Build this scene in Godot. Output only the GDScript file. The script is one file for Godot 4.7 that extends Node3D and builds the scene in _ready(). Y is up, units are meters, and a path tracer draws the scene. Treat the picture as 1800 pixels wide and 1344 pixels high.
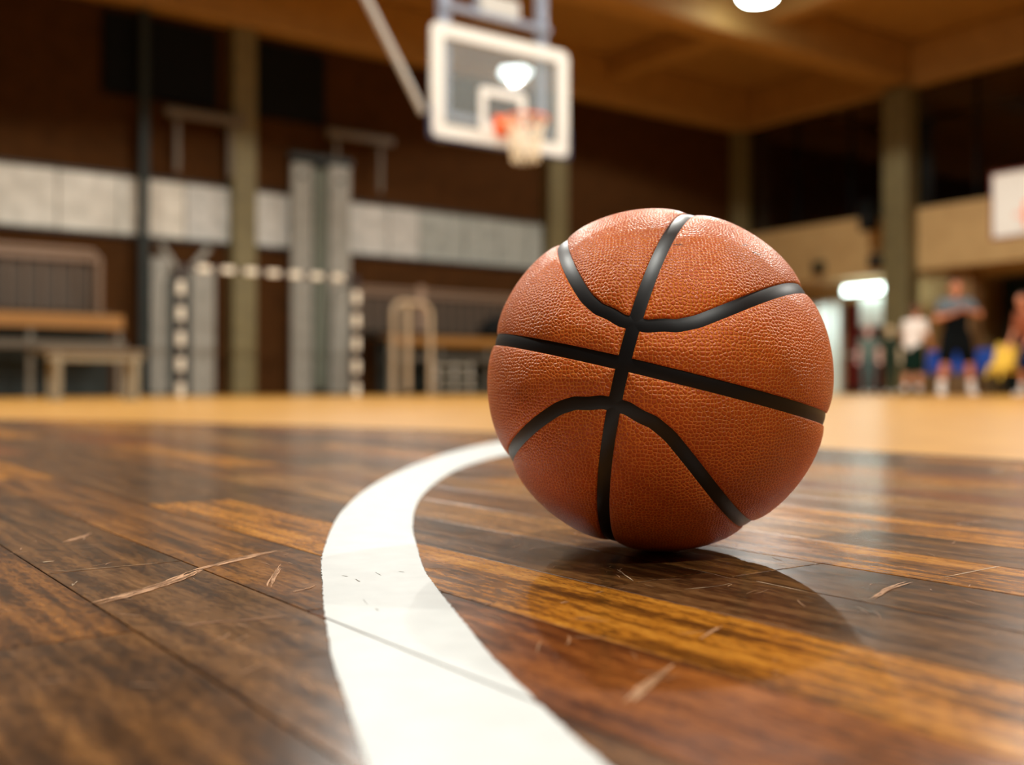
extends Node3D
# A sports hall seen from the floor. Ground axes: p runs along the end wall (to the right and away),
# s runs along the side walls (to the left and away); the camera stands at p = 0, s = 0.

const PHI := 0.62331
const WALL_S := 19.5
const WALL_P := 21.7
const BEAM_Y := 7.0
const CEIL_Y := 8.1
const EYE := 0.1133

var rng := RandomNumberGenerator.new()
var taken := {}
var mats := {}

# ------------------------------------------------------------------ small helpers

func at(p: float, y: float, s: float) -> Vector3:
	return Vector3(p * cos(PHI) - s * sin(PHI), y, -(p * sin(PHI) + s * cos(PHI)))

func numbered(called: String) -> String:
	taken[called] = taken.get(called, -1) + 1
	return called if taken[called] == 0 else "%s_%03d" % [called, taken[called]]

func tag(o: Node3D, label: String, category: String, group := "") -> void:
	o.set_meta("label", label)
	o.set_meta("category", category)
	if group:
		o.set_meta("group", group)

func thing(called: String, label: String, category: String, where: Vector3, turn := PHI, group := "") -> Node3D:
	var o := Node3D.new()
	o.name = numbered(called)
	add_child(o)
	o.position = where
	o.rotation.y = turn
	tag(o, label, category, group)
	return o

func shell(called: String, label := "") -> Node3D:
	var o := Node3D.new()
	o.name = called
	add_child(o)
	o.rotation.y = PHI
	o.set_meta("kind", "structure")
	if label:
		o.set_meta("label", label)
	return o

func copy(o: Node3D, base_name: String, where: Vector3, turn: float, label := "") -> Node3D:
	var c: Node3D = o.duplicate()
	c.name = numbered(base_name)
	add_child(c)
	c.position = where
	c.rotation.y = turn
	if label:
		c.set_meta("label", label)
	return c

func part(called: String, g: G, m: Material, parent: Node3D) -> MeshInstance3D:
	var o := MeshInstance3D.new()
	o.name = called
	o.mesh = g.mesh()
	o.material_override = m
	parent.add_child(o, true)
	return o

func mat(called: String, c: Color, rough := 0.6, metal := 0.0) -> StandardMaterial3D:
	if mats.has(called):
		return mats[called]
	var m := StandardMaterial3D.new()
	m.resource_name = called
	m.albedo_color = c
	m.roughness = rough
	m.metallic = metal
	mats[called] = m
	return m

func c8(r: int, g: int, b: int) -> Color:
	return Color(r / 255.0, g / 255.0, b / 255.0)

func mottled(called: String, a: Color, b: Color, rough: float, scale: float, seed_: int, relief := 0.0) -> StandardMaterial3D:
	var m := mat(called, Color.WHITE, rough)
	var n := FastNoiseLite.new()
	n.seed = seed_
	n.noise_type = FastNoiseLite.TYPE_SIMPLEX_SMOOTH
	n.frequency = 0.02
	n.fractal_octaves = 5
	var t := NoiseTexture2D.new()
	t.width = 256
	t.height = 256
	t.seamless = true
	t.noise = n
	var ramp := Gradient.new()
	ramp.set_color(0, a)
	ramp.set_color(1, b)
	t.color_ramp = ramp
	m.albedo_texture = t
	m.uv1_triplanar = true
	m.uv1_scale = Vector3.ONE * scale
	if relief > 0.0:
		m.heightmap_enabled = true
		m.heightmap_texture = t
		m.heightmap_scale = relief
	return m

# ------------------------------------------------------------------ mesh collector

class G:
	var v := PackedVector3Array()
	var n := PackedVector3Array()
	var t := PackedVector2Array()
	var ix := PackedInt32Array()

	func mesh() -> ArrayMesh:
		var a := []
		a.resize(Mesh.ARRAY_MAX)
		a[Mesh.ARRAY_VERTEX] = v
		a[Mesh.ARRAY_NORMAL] = n
		a[Mesh.ARRAY_TEX_UV] = t
		a[Mesh.ARRAY_INDEX] = ix
		var m := ArrayMesh.new()
		m.add_surface_from_arrays(Mesh.PRIMITIVE_TRIANGLES, a)
		return m

	func vert(p: Vector3, nn: Vector3, uv := Vector2.ZERO) -> int:
		v.append(p)
		n.append(nn)
		t.append(uv)
		return v.size() - 1

	func face(pts: Array, uvs := []) -> void:
		# corners counter-clockwise seen from outside
		var nn: Vector3 = (pts[1] - pts[0]).cross(pts[2] - pts[0]).normalized()
		var b := v.size()
		for k in pts.size():
			vert(pts[k], nn, uvs[k] if uvs else Vector2.ZERO)
		for k in range(1, pts.size() - 1):
			ix.append_array([b, b + k + 1, b + k])

	func box(c: Vector3, s: Vector3, bev := 0.0, basis := Basis()) -> void:
		var h := s / 2.0
		var e := minf(bev, minf(h.x, minf(h.y, h.z)) * 0.9)
		var axes := [Vector3.RIGHT, Vector3.UP, Vector3.BACK]
		for a in 3:
			var u: Vector3 = axes[(a + 1) % 3]
			var w: Vector3 = axes[(a + 2) % 3]
			var hu := h[(a + 1) % 3] - e
			var hw := h[(a + 2) % 3] - e
			for sg in [-1.0, 1.0]:
				var o: Vector3 = axes[a] * h[a] * sg
				var q := [o - u * hu - w * hw, o + u * hu - w * hw, o + u * hu + w * hw, o - u * hu + w * hw]
				if sg < 0:
					q.reverse()
				face(q.map(func(x): return c + basis * x))
		if e <= 0.0:
			return
		for a in 3:
			var d: Vector3 = axes[a]
			var u2: Vector3 = axes[(a + 1) % 3]
			var w2: Vector3 = axes[(a + 2) % 3]
			var l := h[a] - e
			for su in [-1.0, 1.0]:
				for sw in [-1.0, 1.0]:
					var p1: Vector3 = u2 * h[(a + 1) % 3] * su + w2 * (h[(a + 2) % 3] - e) * sw
					var p2: Vector3 = u2 * (h[(a + 1) % 3] - e) * su + w2 * h[(a + 2) % 3] * sw
					var q2 := [p1 - d * l, p1 + d * l, p2 + d * l, p2 - d * l]
					if su * sw > 0:
						q2.reverse()
					face(q2.map(func(x): return c + basis * x))
		for sx in [-1.0, 1.0]:
			for sy in [-1.0, 1.0]:
				for sz in [-1.0, 1.0]:
					var sv := Vector3(sx, sy, sz)
					var k := h * sv
					var q3 := [k - Vector3(0, e * sy, e * sz), k - Vector3(e * sx, 0, e * sz), k - Vector3(e * sx, e * sy, 0)]
					if sx * sy * sz < 0:
						q3.reverse()
					face(q3.map(func(x): return c + basis * x))

	func tube(path: Array, r: float, sides := 10, closed := false) -> void:
		var m := path.size()
		var b := v.size()
		var up := Vector3.ZERO
		for k in m:
			var d: Vector3
			if closed:
				d = (path[(k + 1) % m] - path[(k + m - 1) % m]).normalized()
			else:
				d = (path[mini(k + 1, m - 1)] - path[maxi(k - 1, 0)]).normalized()
			if up == Vector3.ZERO:
				up = Vector3.UP if absf(d.y) < 0.9 else Vector3.RIGHT
			var x := d.cross(up).normalized()
			up = x.cross(d).normalized()
			for j in sides:
				var an := TAU * j / sides
				var nn := x * cos(an) + up * sin(an)
				vert(path[k] + nn * r, nn)
		var last := m if closed else m - 1
		for k in last:
			for j in sides:
				var a0 := b + k * sides + j
				var a1 := b + k * sides + (j + 1) % sides
				var b0 := b + ((k + 1) % m) * sides + j
				var b1 := b + ((k + 1) % m) * sides + (j + 1) % sides
				ix.append_array([a0, a1, b0, a1, b1, b0])
		if not closed:
			for e in [0, m - 1]:
				var ring := []
				for j in sides:
					ring.append(v[b + e * sides + j])
				if e == 0:
					ring.reverse()
				face(ring)

	func lathe(prof: Array, c: Vector3, sides := 24, basis := Basis()) -> void:
		# profile of (radius, height), drawn from the bottom outside to the top
		var b := v.size()
		var m := prof.size()
		for k in m:
			var d: Vector2 = prof[mini(k + 1, m - 1)] - prof[maxi(k - 1, 0)]
			var nn := Vector2(d.y, -d.x).normalized()
			for j in sides:
				var an := TAU * j / sides
				var dir := Vector3(cos(an), 0, sin(an))
				vert(c + basis * (dir * prof[k].x + Vector3.UP * prof[k].y), basis * (dir * nn.x + Vector3.UP * nn.y))
		for k in m - 1:
			for j in sides:
				var a0 := b + k * sides + j
				var a1 := b + k * sides + (j + 1) % sides
				ix.append_array([a0, a1, a0 + sides, a1, a1 + sides, a0 + sides])

	func ball(c: Vector3, r: Vector3, sides := 16) -> void:
		var b := v.size()
		for i in sides / 2 + 1:
			var la := -PI / 2 + PI * i / (sides / 2)
			for j in sides:
				var lo := TAU * j / sides
				var d := Vector3(cos(la) * cos(lo), sin(la), cos(la) * sin(lo))
				vert(c + d * r, (d / r).normalized())
		for i in sides / 2:
			for j in sides:
				var a0 := b + i * sides + j
				var a1 := b + i * sides + (j + 1) % sides
				ix.append_array([a0, a1, a0 + sides, a1, a1 + sides, a0 + sides])

	func uv_at(q: Vector2, grain: Vector3) -> Vector2:
		# grain: (lower edge of the board, its width, offset along it); boards run along s
		if grain.y == 0.0:
			return q
		var across := q.x * cos(PHI) - q.y * sin(PHI)
		var along := -q.x * sin(PHI) - q.y * cos(PHI)
		return Vector2(along / 0.62 + grain.z, clampf((across - grain.x) / grain.y, 0.0, 1.0) * 0.96 + 0.02)

	func slab(poly: PackedVector2Array, y0: float, y1: float, bev := 0.0, grain := Vector3.ZERO) -> void:
		# polygon in ground axes (x, z), extruded upwards, its top edge chamfered
		var q := poly.duplicate()
		if Geometry2D.is_polygon_clockwise(q):
			q.reverse()
		var top := q
		if bev > 0.0:
			var off := Geometry2D.offset_polygon(q, -bev)
			if off.size() == 1 and off[0].size() == q.size():
				top = off[0]
				var best := 0
				for k in top.size():
					if top[k].distance_squared_to(q[0]) < top[best].distance_squared_to(q[0]):
						best = k
				var turned := PackedVector2Array()
				for k in top.size():
					turned.append(top[(best + k) % top.size()])
				top = turned
				if Geometry2D.is_polygon_clockwise(top):
					top.reverse()
			else:
				bev = 0.0
		var tri := Geometry2D.triangulate_polygon(top)
		var b := v.size()
		for p in top:
			vert(Vector3(p.x, y1, p.y), Vector3.UP, uv_at(p, grain))
		for k in range(0, tri.size(), 3):
			ix.append_array([b + tri[k], b + tri[k + 1], b + tri[k + 2]])
		var m := q.size()
		for k in m:
			var a := q[k]
			var d := q[(k + 1) % m]
			var ua := uv_at(a, grain)
			var ud := uv_at(d, grain)
			face([Vector3(a.x, y1 - bev, a.y), Vector3(d.x, y1 - bev, d.y), Vector3(d.x, y0, d.y), Vector3(a.x, y0, a.y)], [ua, ud, ud, ua])
			if bev > 0.0 and top.size() == m:
				var ta := top[k]
				var td := top[(k + 1) % m]
				face([Vector3(ta.x, y1, ta.y), Vector3(td.x, y1, td.y), Vector3(d.x, y1 - bev, d.y), Vector3(a.x, y1 - bev, a.y)], [ua, ud, ud, ua])

	func net(bones: Array, cell: float, k: float, clips := []) -> void:
		# smooth union of tapered capsules [a, b, ra, rb], meshed as surface nets; clips are planes whose upper side is cut away
		var lo := Vector3.INF
		var hi := -Vector3.INF
		for o in bones:
			var r := maxf(o[2], o[3])
			lo = lo.min(o[0] - Vector3.ONE * r).min(o[1] - Vector3.ONE * r)
			hi = hi.max(o[0] + Vector3.ONE * r).max(o[1] + Vector3.ONE * r)
		lo -= Vector3.ONE * (cell * 2 + k)
		hi += Vector3.ONE * (cell * 2 + k)
		var nx := int((hi.x - lo.x) / cell) + 2
		var ny := int((hi.y - lo.y) / cell) + 2
		var nz := int((hi.z - lo.z) / cell) + 2
		var f := PackedFloat32Array()
		f.resize(nx * ny * nz)
		f.fill(1.0)
		for o in bones:
			var a: Vector3 = o[0]
			var ab: Vector3 = o[1] - a
			var l2 := maxf(ab.length_squared(), 1e-9)
			var ra: float = o[2]
			var rb: float = o[3]
			var pad := Vector3.ONE * (maxf(ra, rb) + k + cell * 1.5)
			var i0: Vector3 = ((a.min(o[1]) - pad - lo) / cell).floor().max(Vector3.ZERO)
			var i1: Vector3 = ((a.max(o[1]) + pad - lo) / cell).ceil().min(Vector3(nx - 1, ny - 1, nz - 1))
			for y in range(int(i0.y), int(i1.y) + 1):
				for z in range(int(i0.z), int(i1.z) + 1):
					var row := (y * nz + z) * nx
					for x in range(int(i0.x), int(i1.x) + 1):
						var p := lo + Vector3(x, y, z) * cell - a
						var h := clampf(p.dot(ab) / l2, 0.0, 1.0)
						var d := (p - ab * h).length() - lerpf(ra, rb, h)
						var c := f[row + x]
						var e := maxf(k - absf(c - d), 0.0) / k
						f[row + x] = minf(c, d) - e * e * k * 0.25
		if clips:
			for y in ny:
				for z in nz:
					for x in nx:
						var p := lo + Vector3(x, y, z) * cell
						var q := (y * nz + z) * nx + x
						for pl in clips:
							f[q] = maxf(f[q], pl.distance_to(p))
		var where := PackedInt32Array()
		where.resize(nx * ny * nz)
		where.fill(-1)
		var base := v.size()
		var off := [0, 1, nx, nx + 1, nx * nz, nx * nz + 1, nx * nz + nx, nx * nz + nx + 1]
		var cor := [Vector3(0, 0, 0), Vector3(1, 0, 0), Vector3(0, 0, 1), Vector3(1, 0, 1), Vector3(0, 1, 0), Vector3(1, 1, 0), Vector3(0, 1, 1), Vector3(1, 1, 1)]
		var edges := [[0, 1], [2, 3], [4, 5], [6, 7], [0, 2], [1, 3], [4, 6], [5, 7], [0, 4], [1, 5], [2, 6], [3, 7]]
		for y in ny - 1:
			for z in nz - 1:
				var row := (y * nz + z) * nx
				for x in nx - 1:
					var q := row + x
					var s0 := f[q] < 0.0
					if s0 == (f[q + 1] < 0.0) and s0 == (f[q + nx] < 0.0) and s0 == (f[q + nx + 1] < 0.0) and s0 == (f[q + off[4]] < 0.0) and s0 == (f[q + off[5]] < 0.0) and s0 == (f[q + off[6]] < 0.0) and s0 == (f[q + off[7]] < 0.0):
						continue
					var sum := Vector3.ZERO
					var cnt := 0
					for ed in edges:
						var fa: float = f[q + off[ed[0]]]
						var fb: float = f[q + off[ed[1]]]
						if (fa < 0.0) != (fb < 0.0):
							sum += cor[ed[0]].lerp(cor[ed[1]], fa / (fa - fb))
							cnt += 1
					where[q] = vert(lo + (Vector3(x, y, z) + sum / cnt) * cell, Vector3.ZERO)
		var first := ix.size()
		for y in range(1, ny - 1):
			for z in range(1, nz - 1):
				var row := (y * nz + z) * nx
				for x in range(1, nx - 1):
					var q := row + x
					var ins := f[q] < 0.0
					for ax in 3:
						var st: int = [1, nx * nz, nx][ax]
						if ins == (f[q + st] < 0.0):
							continue
						var u: int = [nx * nz, nx, 1][ax]
						var w: int = [nx, 1, nx * nz][ax]
						var quad := [where[q], where[q - u], where[q - u - w], where[q - w]]
						if quad.min() < 0:
							continue
						if ins:
							ix.append_array([quad[0], quad[2], quad[1], quad[0], quad[3], quad[2]])
						else:
							ix.append_array([quad[0], quad[1], quad[2], quad[0], quad[2], quad[3]])
		for j in range(first, ix.size(), 3):
			var nn := (v[ix[j + 2]] - v[ix[j]]).cross(v[ix[j + 1]] - v[ix[j]])
			for e in 3:
				n[ix[j + e]] += nn
		for j in range(base, v.size()):
			n[j] = n[j].normalized() if n[j].length_squared() > 0 else Vector3.UP

func arc(c: Vector3, u: Vector3, w: Vector3, r: float, a0: float, a1: float, steps: int) -> Array:
	var out := []
	for k in steps + 1:
		var a := lerpf(a0, a1, float(k) / steps)
		out.append(c + (u * cos(a) + w * sin(a)) * r)
	return out

# ------------------------------------------------------------------ scene

func _ready() -> void:
	rng.seed = 20240611
	var cam := Camera3D.new()
	cam.name = "camera"
	var lens := CameraAttributesPhysical.new()
	lens.frustum_focal_length = 12.0 * 1850.0 / 672.0
	lens.frustum_near = 0.05
	lens.frustum_far = 120.0
	lens.frustum_focus_distance = 0.645
	lens.exposure_aperture = 3.5
	cam.attributes = lens
	cam.position = Vector3(0, EYE, 0)
	cam.rotation.x = atan(12.0 / 1850.0)
	add_child(cam)
	cam.fov = rad_to_deg(2.0 * atan(672.0 / 1850.0))
	cam.current = true

	var env := Environment.new()
	env.background_mode = Environment.BG_COLOR
	env.background_color = Color.BLACK
	env.tonemap_mode = Environment.TONE_MAPPER_LINEAR
	env.tonemap_exposure = 1.0
	env.sdfgi_enabled = true
	env.ssao_enabled = true
	env.ssil_enabled = true
	var we := WorldEnvironment.new()
	we.name = "world_environment"
	we.environment = env
	add_child(we)

	make_materials()
	ceiling_lamps()
	room()
	floor_boards()
	basketball()
	hoop()
	side_board()
	goal()
	wall_frames()
	bleachers()
	gallery_bay()
	people()

const LAMP_ENERGY := 21.5

func make_materials() -> void:
	mottled("ochre_beam", c8(150, 112, 58), c8(168, 128, 70), 0.75, 0.35, 3)
	mottled("brown_wall", c8(60, 36, 15), c8(74, 45, 19), 0.9, 0.5, 4).metallic_specular = 0.2
	mottled("olive_column", c8(98, 88, 56), c8(116, 104, 66), 0.6, 0.6, 5)
	mottled("beige_gallery", c8(186, 152, 100), c8(200, 166, 112), 0.7, 0.4, 6)
	mat("pale_steel", c8(176, 172, 164), 0.45, 0.2)
	mat("blue_grey_steel", c8(128, 134, 148), 0.4, 0.3)
	mat("dark_steel", c8(34, 40, 36), 0.5, 0.2)
	mat("white_enamel", c8(206, 202, 194), 0.45)
	mat("black_rubber", c8(20, 21, 21), 0.5)
	mat("orange_paint", c8(240, 104, 24), 0.45)
	mat("net_cord", c8(232, 218, 190), 0.8)
	mat("navy_pad", c8(40, 54, 84), 0.6)
	mat("dark_red", c8(96, 24, 18), 0.5)
	mat("black_plastic", c8(11, 13, 13), 0.7).metallic_specular = 0.25
	mat("seat_wood", c8(136, 92, 34), 0.5)
	mat("dark_green", c8(15, 26, 21), 0.7)
	mat("blue_plastic", c8(20, 66, 150), 0.4)
	mat("yellow_plastic", c8(226, 176, 50), 0.4)

# ------------------------------------------------------------------ lamps

func ceiling_lamps() -> void:
	var glow := mat("lamp_glow", Color.WHITE, 0.5)
	glow.emission_enabled = true
	glow.emission = Color(0.93, 1.0, 0.98)
	glow.emission_energy_multiplier = 40.0
	var spots := []
	for s in [12.3, 6.36, 0.42, -5.5]:
		for p in [14.1 if s > 10 else 13.24, 6.8, -0.1]:
			if p > 14.0:
				spots.append([15.13, 13.2, 7.45])  # tucked up beside the beam
			elif s > 0.0 or p < 1.0:
				spots.append([p, s, 6.95])
	for q in spots:
		var t := thing("ceiling_lamp", "round white high-bay lamp hanging beside the ceiling beam that meets the olive column" if q[1] > 10 and q[0] > 10 else "round white high-bay lamp hanging out over the open court", "lamp", at(q[0], q[2], q[1]), PHI, "high-bay lamps under the ceiling")
		var g := G.new()
		g.lathe([Vector2(0.37, 0.0), Vector2(0.38, 0.02), Vector2(0.36, 0.10), Vector2(0.25, 0.24), Vector2(0.12, 0.32), Vector2(0.10, 0.46), Vector2(0.0, 0.47)], Vector3.ZERO, 28)
		part("housing", g, mat("lamp_housing", c8(150, 150, 146), 0.5, 0.4), t)
		g = G.new()
		g.lathe([Vector2(0.0, -0.11), Vector2(0.20, -0.105), Vector2(0.29, -0.09), Vector2(0.335, -0.04), Vector2(0.34, 0.0)], Vector3.ZERO, 28)
		part("diffuser", g, glow, t)
		g = G.new()
		g.tube([Vector3(0, 0.46, 0), Vector3(0, CEIL_Y - q[2], 0)], 0.018, 8)
		part("hanger", g, mats.dark_steel, t)
		var l := SpotLight3D.new()
		l.name = "lamp_light"
		l.light_color = Color(1.0, 0.985, 0.95)
		l.light_energy = LAMP_ENERGY
		l.light_size = 0.06
		l.spot_angle = 77.0
		l.spot_angle_attenuation = 0.12
		l.spot_range = 60.0
		l.spot_attenuation = 2.0
		l.shadow_enabled = true
		l.position = Vector3(0, -0.18, 0)
		l.rotation.x = -PI / 2
		t.add_child(l)

# ------------------------------------------------------------------ room

func span(g: G, p0: float, p1: float, y0: float, y1: float, s0: float, s1: float, bev := 0.0) -> void:
	g.box(Vector3((p0 + p1) / 2, (y0 + y1) / 2, -(s0 + s1) / 2), Vector3(p1 - p0, y1 - y0, s1 - s0), bev)

func room() -> void:
	var g: G
	var w := shell("wall_back", "dark brown end wall of the hall")
	g = G.new()
	span(g, -9, 28, 0, CEIL_Y, WALL_S, WALL_S + 0.3)
	part("wall_face", g, mats.brown_wall, w)
	for c in [[0.3, 0.8], [7.32, 7.78], [14.87, 15.42], [21.2, 21.7]]:
		g = G.new()
		span(g, c[0], c[1], 0, BEAM_Y, WALL_S - 0.32, WALL_S, 0.02)
		part("column", g, mats.olive_column, w)
	var tones := [mottled("panel_warm", c8(190, 184, 170), c8(226, 220, 206), 0.35, 0.5, 21), mottled("panel_grey", c8(170, 170, 164), c8(212, 210, 204), 0.3, 0.7, 22), mottled("panel_cool", c8(140, 145, 139), c8(178, 181, 175), 0.28, 0.6, 23)]
	var p := -8.0
	while p < 14.8:
		var wide := rng.randf_range(0.75, 1.25)
		var e := minf(p + wide, 14.86)
		g = G.new()
		span(g, p + 0.012, e - 0.012, 2.9, 3.95, WALL_S - 0.05, WALL_S, 0.01)
		var pj := p + rng.randf_range(-0.4, 0.4)
		var k := 0 if pj < 5.5 else (1 if pj < 11.2 else 2)
		if rng.randf() < 0.12:
			k = mini(k + 1, 2)
		part("panel", g, tones[k], w)
		p = e
	for yy in [2.88, 3.97]:
		g = G.new()
		span(g, -8, 14.86, yy - 0.03, yy + 0.03, WALL_S - 0.09, WALL_S, 0.008)
		part("rail", g, mats.dark_steel, w)

	for c in [[5.0, 7.06], [7.84, 9.3]]:
		g = G.new()
		span(g, c[0], c[1], 5.42, 6.85, WALL_S - 0.14, WALL_S, 0.01)
		var dark := part("black_panel", g, mats.black_plastic, w)
		dark.set_meta("label", "black panel high on the wall under the beam")

	w = shell("wall_left", "brown side wall out of view")
	g = G.new()
	span(g, -9.3, -9, 0, CEIL_Y, -20, WALL_S + 0.3)
	part("wall_face", g, mats.brown_wall, w)
	w = shell("wall_front", "wall behind the camera")
	g = G.new()
	span(g, -9, 28, 0, CEIL_Y, -20.3, -20)
	part("wall_face", g, mats.brown_wall, w)

	# right side: gallery front, glazing above it, a bay underneath
	w = shell("wall_right", "side wall with a beige gallery front above a dark bay")
	g = G.new()
	var edge := -20.0
	while edge < WALL_S:
		g = G.new()
		var far := minf(edge + 4.93, WALL_S)
		span(g, WALL_P, WALL_P + 0.2, 2.85, 4.22, edge + 0.006, far - 0.006, 0.012)
		part("parapet_panel", g, mats.beige_gallery, w)
		edge = far
	g = G.new()
	span(g, WALL_P + 0.2, 28, 2.85, 3.0, -20, WALL_S)
	part("soffit", g, mats.beige_gallery, w)
	g = G.new()
	span(g, WALL_P + 0.02, WALL_P + 0.2, 4.22, 4.28, -20, WALL_S, 0.01)
	part("coping", g, mats.beige_gallery, w)
	g = G.new()
	span(g, 23.6, 23.9, 0, 2.85, 14.6, 17.72)
	part("bay_wall", g, mats.beige_gallery, w)
	g = G.new()
	span(g, 23.6, 23.9, 0, 2.85, 18.68, WALL_S)
	part("bay_wall", g, mats.beige_gallery, w)
	g = G.new()
	span(g, 23.6, 23.9, 2.46, 2.85, 17.72, 18.68)
	part("door_head", g, mats.beige_gallery, w)
	g = G.new()
	span(g, 27.7, 28, 0, 2.85, -20, 14.3)
	part("bay_wall", g, mats.beige_gallery, w)
	g = G.new()
	span(g, 23.6, 28, 0, 2.85, 14.3, 14.6)
	part("bay_partition", g, mats.beige_gallery, w)
	# white lobby behind the open doorway
	var lobby := mat("lobby_white", c8(216, 224, 222), 0.6)
	for q in [[25.2, 25.4, 16.9, 19.5], [23.9, 25.2, 16.7, 16.9], [23.9, 25.2, 19.3, 19.5]]:
		g = G.new()
		span(g, q[0], q[1], 0, 2.85, q[2], q[3])
		part("lobby_wall", g, lobby, w)
	g = G.new()
	span(g, 22.2, 22.7, 0, 2.85, 13.2, 13.75, 0.02)
	part("bay_pier", g, mottled("tan_pier", c8(136, 104, 66), c8(150, 116, 76), 0.7, 0.5, 9), w)
	for s in [-15.1, -5.2, 4.7, 14.2]:
		g = G.new()
		span(g, WALL_P - 0.42, WALL_P + 0.08, 0, BEAM_Y + 0.05, s, s + 0.65, 0.03)
		part("column", g, mats.olive_column, w)
	g = G.new()
	span(g, WALL_P, WALL_P + 0.3, BEAM_Y + 0.05, CEIL_Y, -20, WALL_S)
	part("upper_wall", g, mats.brown_wall, w)

	# dark glazing between gallery and beam
	var win := shell("window_1", "strip of black night glazing above the gallery")
	var glass := mat("night_glass", Color(0.02, 0.025, 0.03, 0.12), 0.04)
	glass.transparency = BaseMaterial3D.TRANSPARENCY_ALPHA
	var s0 := -20.0
	while s0 < WALL_S - 0.1:
		var s1 := minf(s0 + 1.64, WALL_S)
		g = G.new()
		span(g, WALL_P + 0.11, WALL_P + 0.12, 4.30, BEAM_Y + 0.05, s0 + 0.03, s1 - 0.03)
		part("pane", g, glass, win)
		g = G.new()
		span(g, WALL_P + 0.07, WALL_P + 0.16, 4.28, BEAM_Y + 0.05, s0 - 0.03, s0 + 0.03, 0.005)
		part("mullion", g, mats.black_plastic, win)
		s0 = s1

	# ceiling with its beams
	var c := shell("ceiling", "ochre ceiling with deep concrete beams")
	g = G.new()
	span(g, -9.3, 28, CEIL_Y, CEIL_Y + 0.3, -20.3, WALL_S + 0.3)
	part("slab", g, mats.ochre_beam, c)
	for b in [[WALL_S - 0.45, WALL_S], [14.2, 14.85], [9.2, 9.8], [4.2, 4.85], [-0.9, -0.3], [-5.2, -4.55], [-10.2, -9.6], [-15.1, -14.45], [-20.0, -19.5]]:
		g = G.new()
		span(g, -9, WALL_P - 0.2, BEAM_Y + (0.0 if b[1] > 19 else 0.12), CEIL_Y, b[0], b[1], 0.05)
		part("beam", g, mats.ochre_beam, c)
	g = G.new()
	span(g, WALL_P - 0.2, WALL_P + 0.3, BEAM_Y + 0.05, CEIL_Y, -20, WALL_S, 0.05)
	part("beam", g, mats.ochre_beam, c)
	for pp in [-0.2, 7.3, 16.5]:
		g = G.new()
		span(g, pp, pp + 0.5, 7.55, CEIL_Y, -20, WALL_S - 0.45, 0.04)
		part("rib", g, mats.ochre_beam, c)

# ------------------------------------------------------------------ floor

func streaks(seed_: int, dark: Color, mid: Color, light: Color) -> ImageTexture:
	# grain along u: long streaks, short pores and a broad change of tone
	var wide := 1536
	var high := 192
	var long_ := FastNoiseLite.new()
	long_.seed = seed_
	long_.noise_type = FastNoiseLite.TYPE_SIMPLEX_SMOOTH
	long_.frequency = 0.030
	long_.fractal_octaves = 4
	var a := long_.get_seamless_image(96, high)
	a.resize(wide, high, Image.INTERPOLATE_CUBIC)
	long_.seed = seed_ + 50
	long_.frequency = 0.09
	long_.fractal_octaves = 3
	var b := long_.get_seamless_image(360, high)
	b.resize(wide, high, Image.INTERPOLATE_CUBIC)
	long_.seed = seed_ + 90
	long_.frequency = 0.012
	long_.fractal_octaves = 2
	var c := long_.get_seamless_image(160, high)
	c.resize(wide, high, Image.INTERPOLATE_CUBIC)
	long_.seed = seed_ + 130
	long_.frequency = 0.22
	long_.fractal_octaves = 2
	var p := long_.get_seamless_image(320, high)
	p.resize(wide, high, Image.INTERPOLATE_CUBIC)
	var dp := p.get_data()
	var da := a.get_data()
	var db := b.get_data()
	var dc := c.get_data()
	var out := PackedByteArray()
	out.resize(wide * high * 3)
	var ramp := Gradient.new()
	ramp.offsets = PackedFloat32Array([0.0, 0.28, 0.55, 1.0])
	ramp.colors = PackedColorArray([dark.darkened(0.35), dark, mid, light])
	var lut := []
	for k in 256:
		var col := ramp.sample(k / 255.0)
		lut.append([int(col.r * 255), int(col.g * 255), int(col.b * 255)])
	for k in wide * high:
		var q: float = da[k] * 0.44 + db[k] * 0.30 + dc[k] * 0.20 + dp[k] * 0.06
		if dp[k] < 92:
			q -= (92 - dp[k]) * 0.9
		var e: Array = lut[clampi(int((q - 128.0) * 1.5 + 134.0), 0, 255)]
		out[k * 3] = e[0]
		out[k * 3 + 1] = e[1]
		out[k * 3 + 2] = e[2]
	return ImageTexture.create_from_image(Image.create_from_data(wide, high, false, Image.FORMAT_RGB8, out))

func boards_material(called: String, tex: Texture2D, tint: Color, rough_tex: Texture2D, wave: Texture2D) -> StandardMaterial3D:
	var m := mat(called, tint, 0.27)
	m.metallic_specular = 0.45
	m.albedo_texture = tex
	m.roughness_texture = rough_tex
	m.roughness_texture_channel = BaseMaterial3D.TEXTURE_CHANNEL_RED
	m.heightmap_enabled = true
	m.heightmap_texture = wave
	m.heightmap_scale = 0.006
	return m

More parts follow.
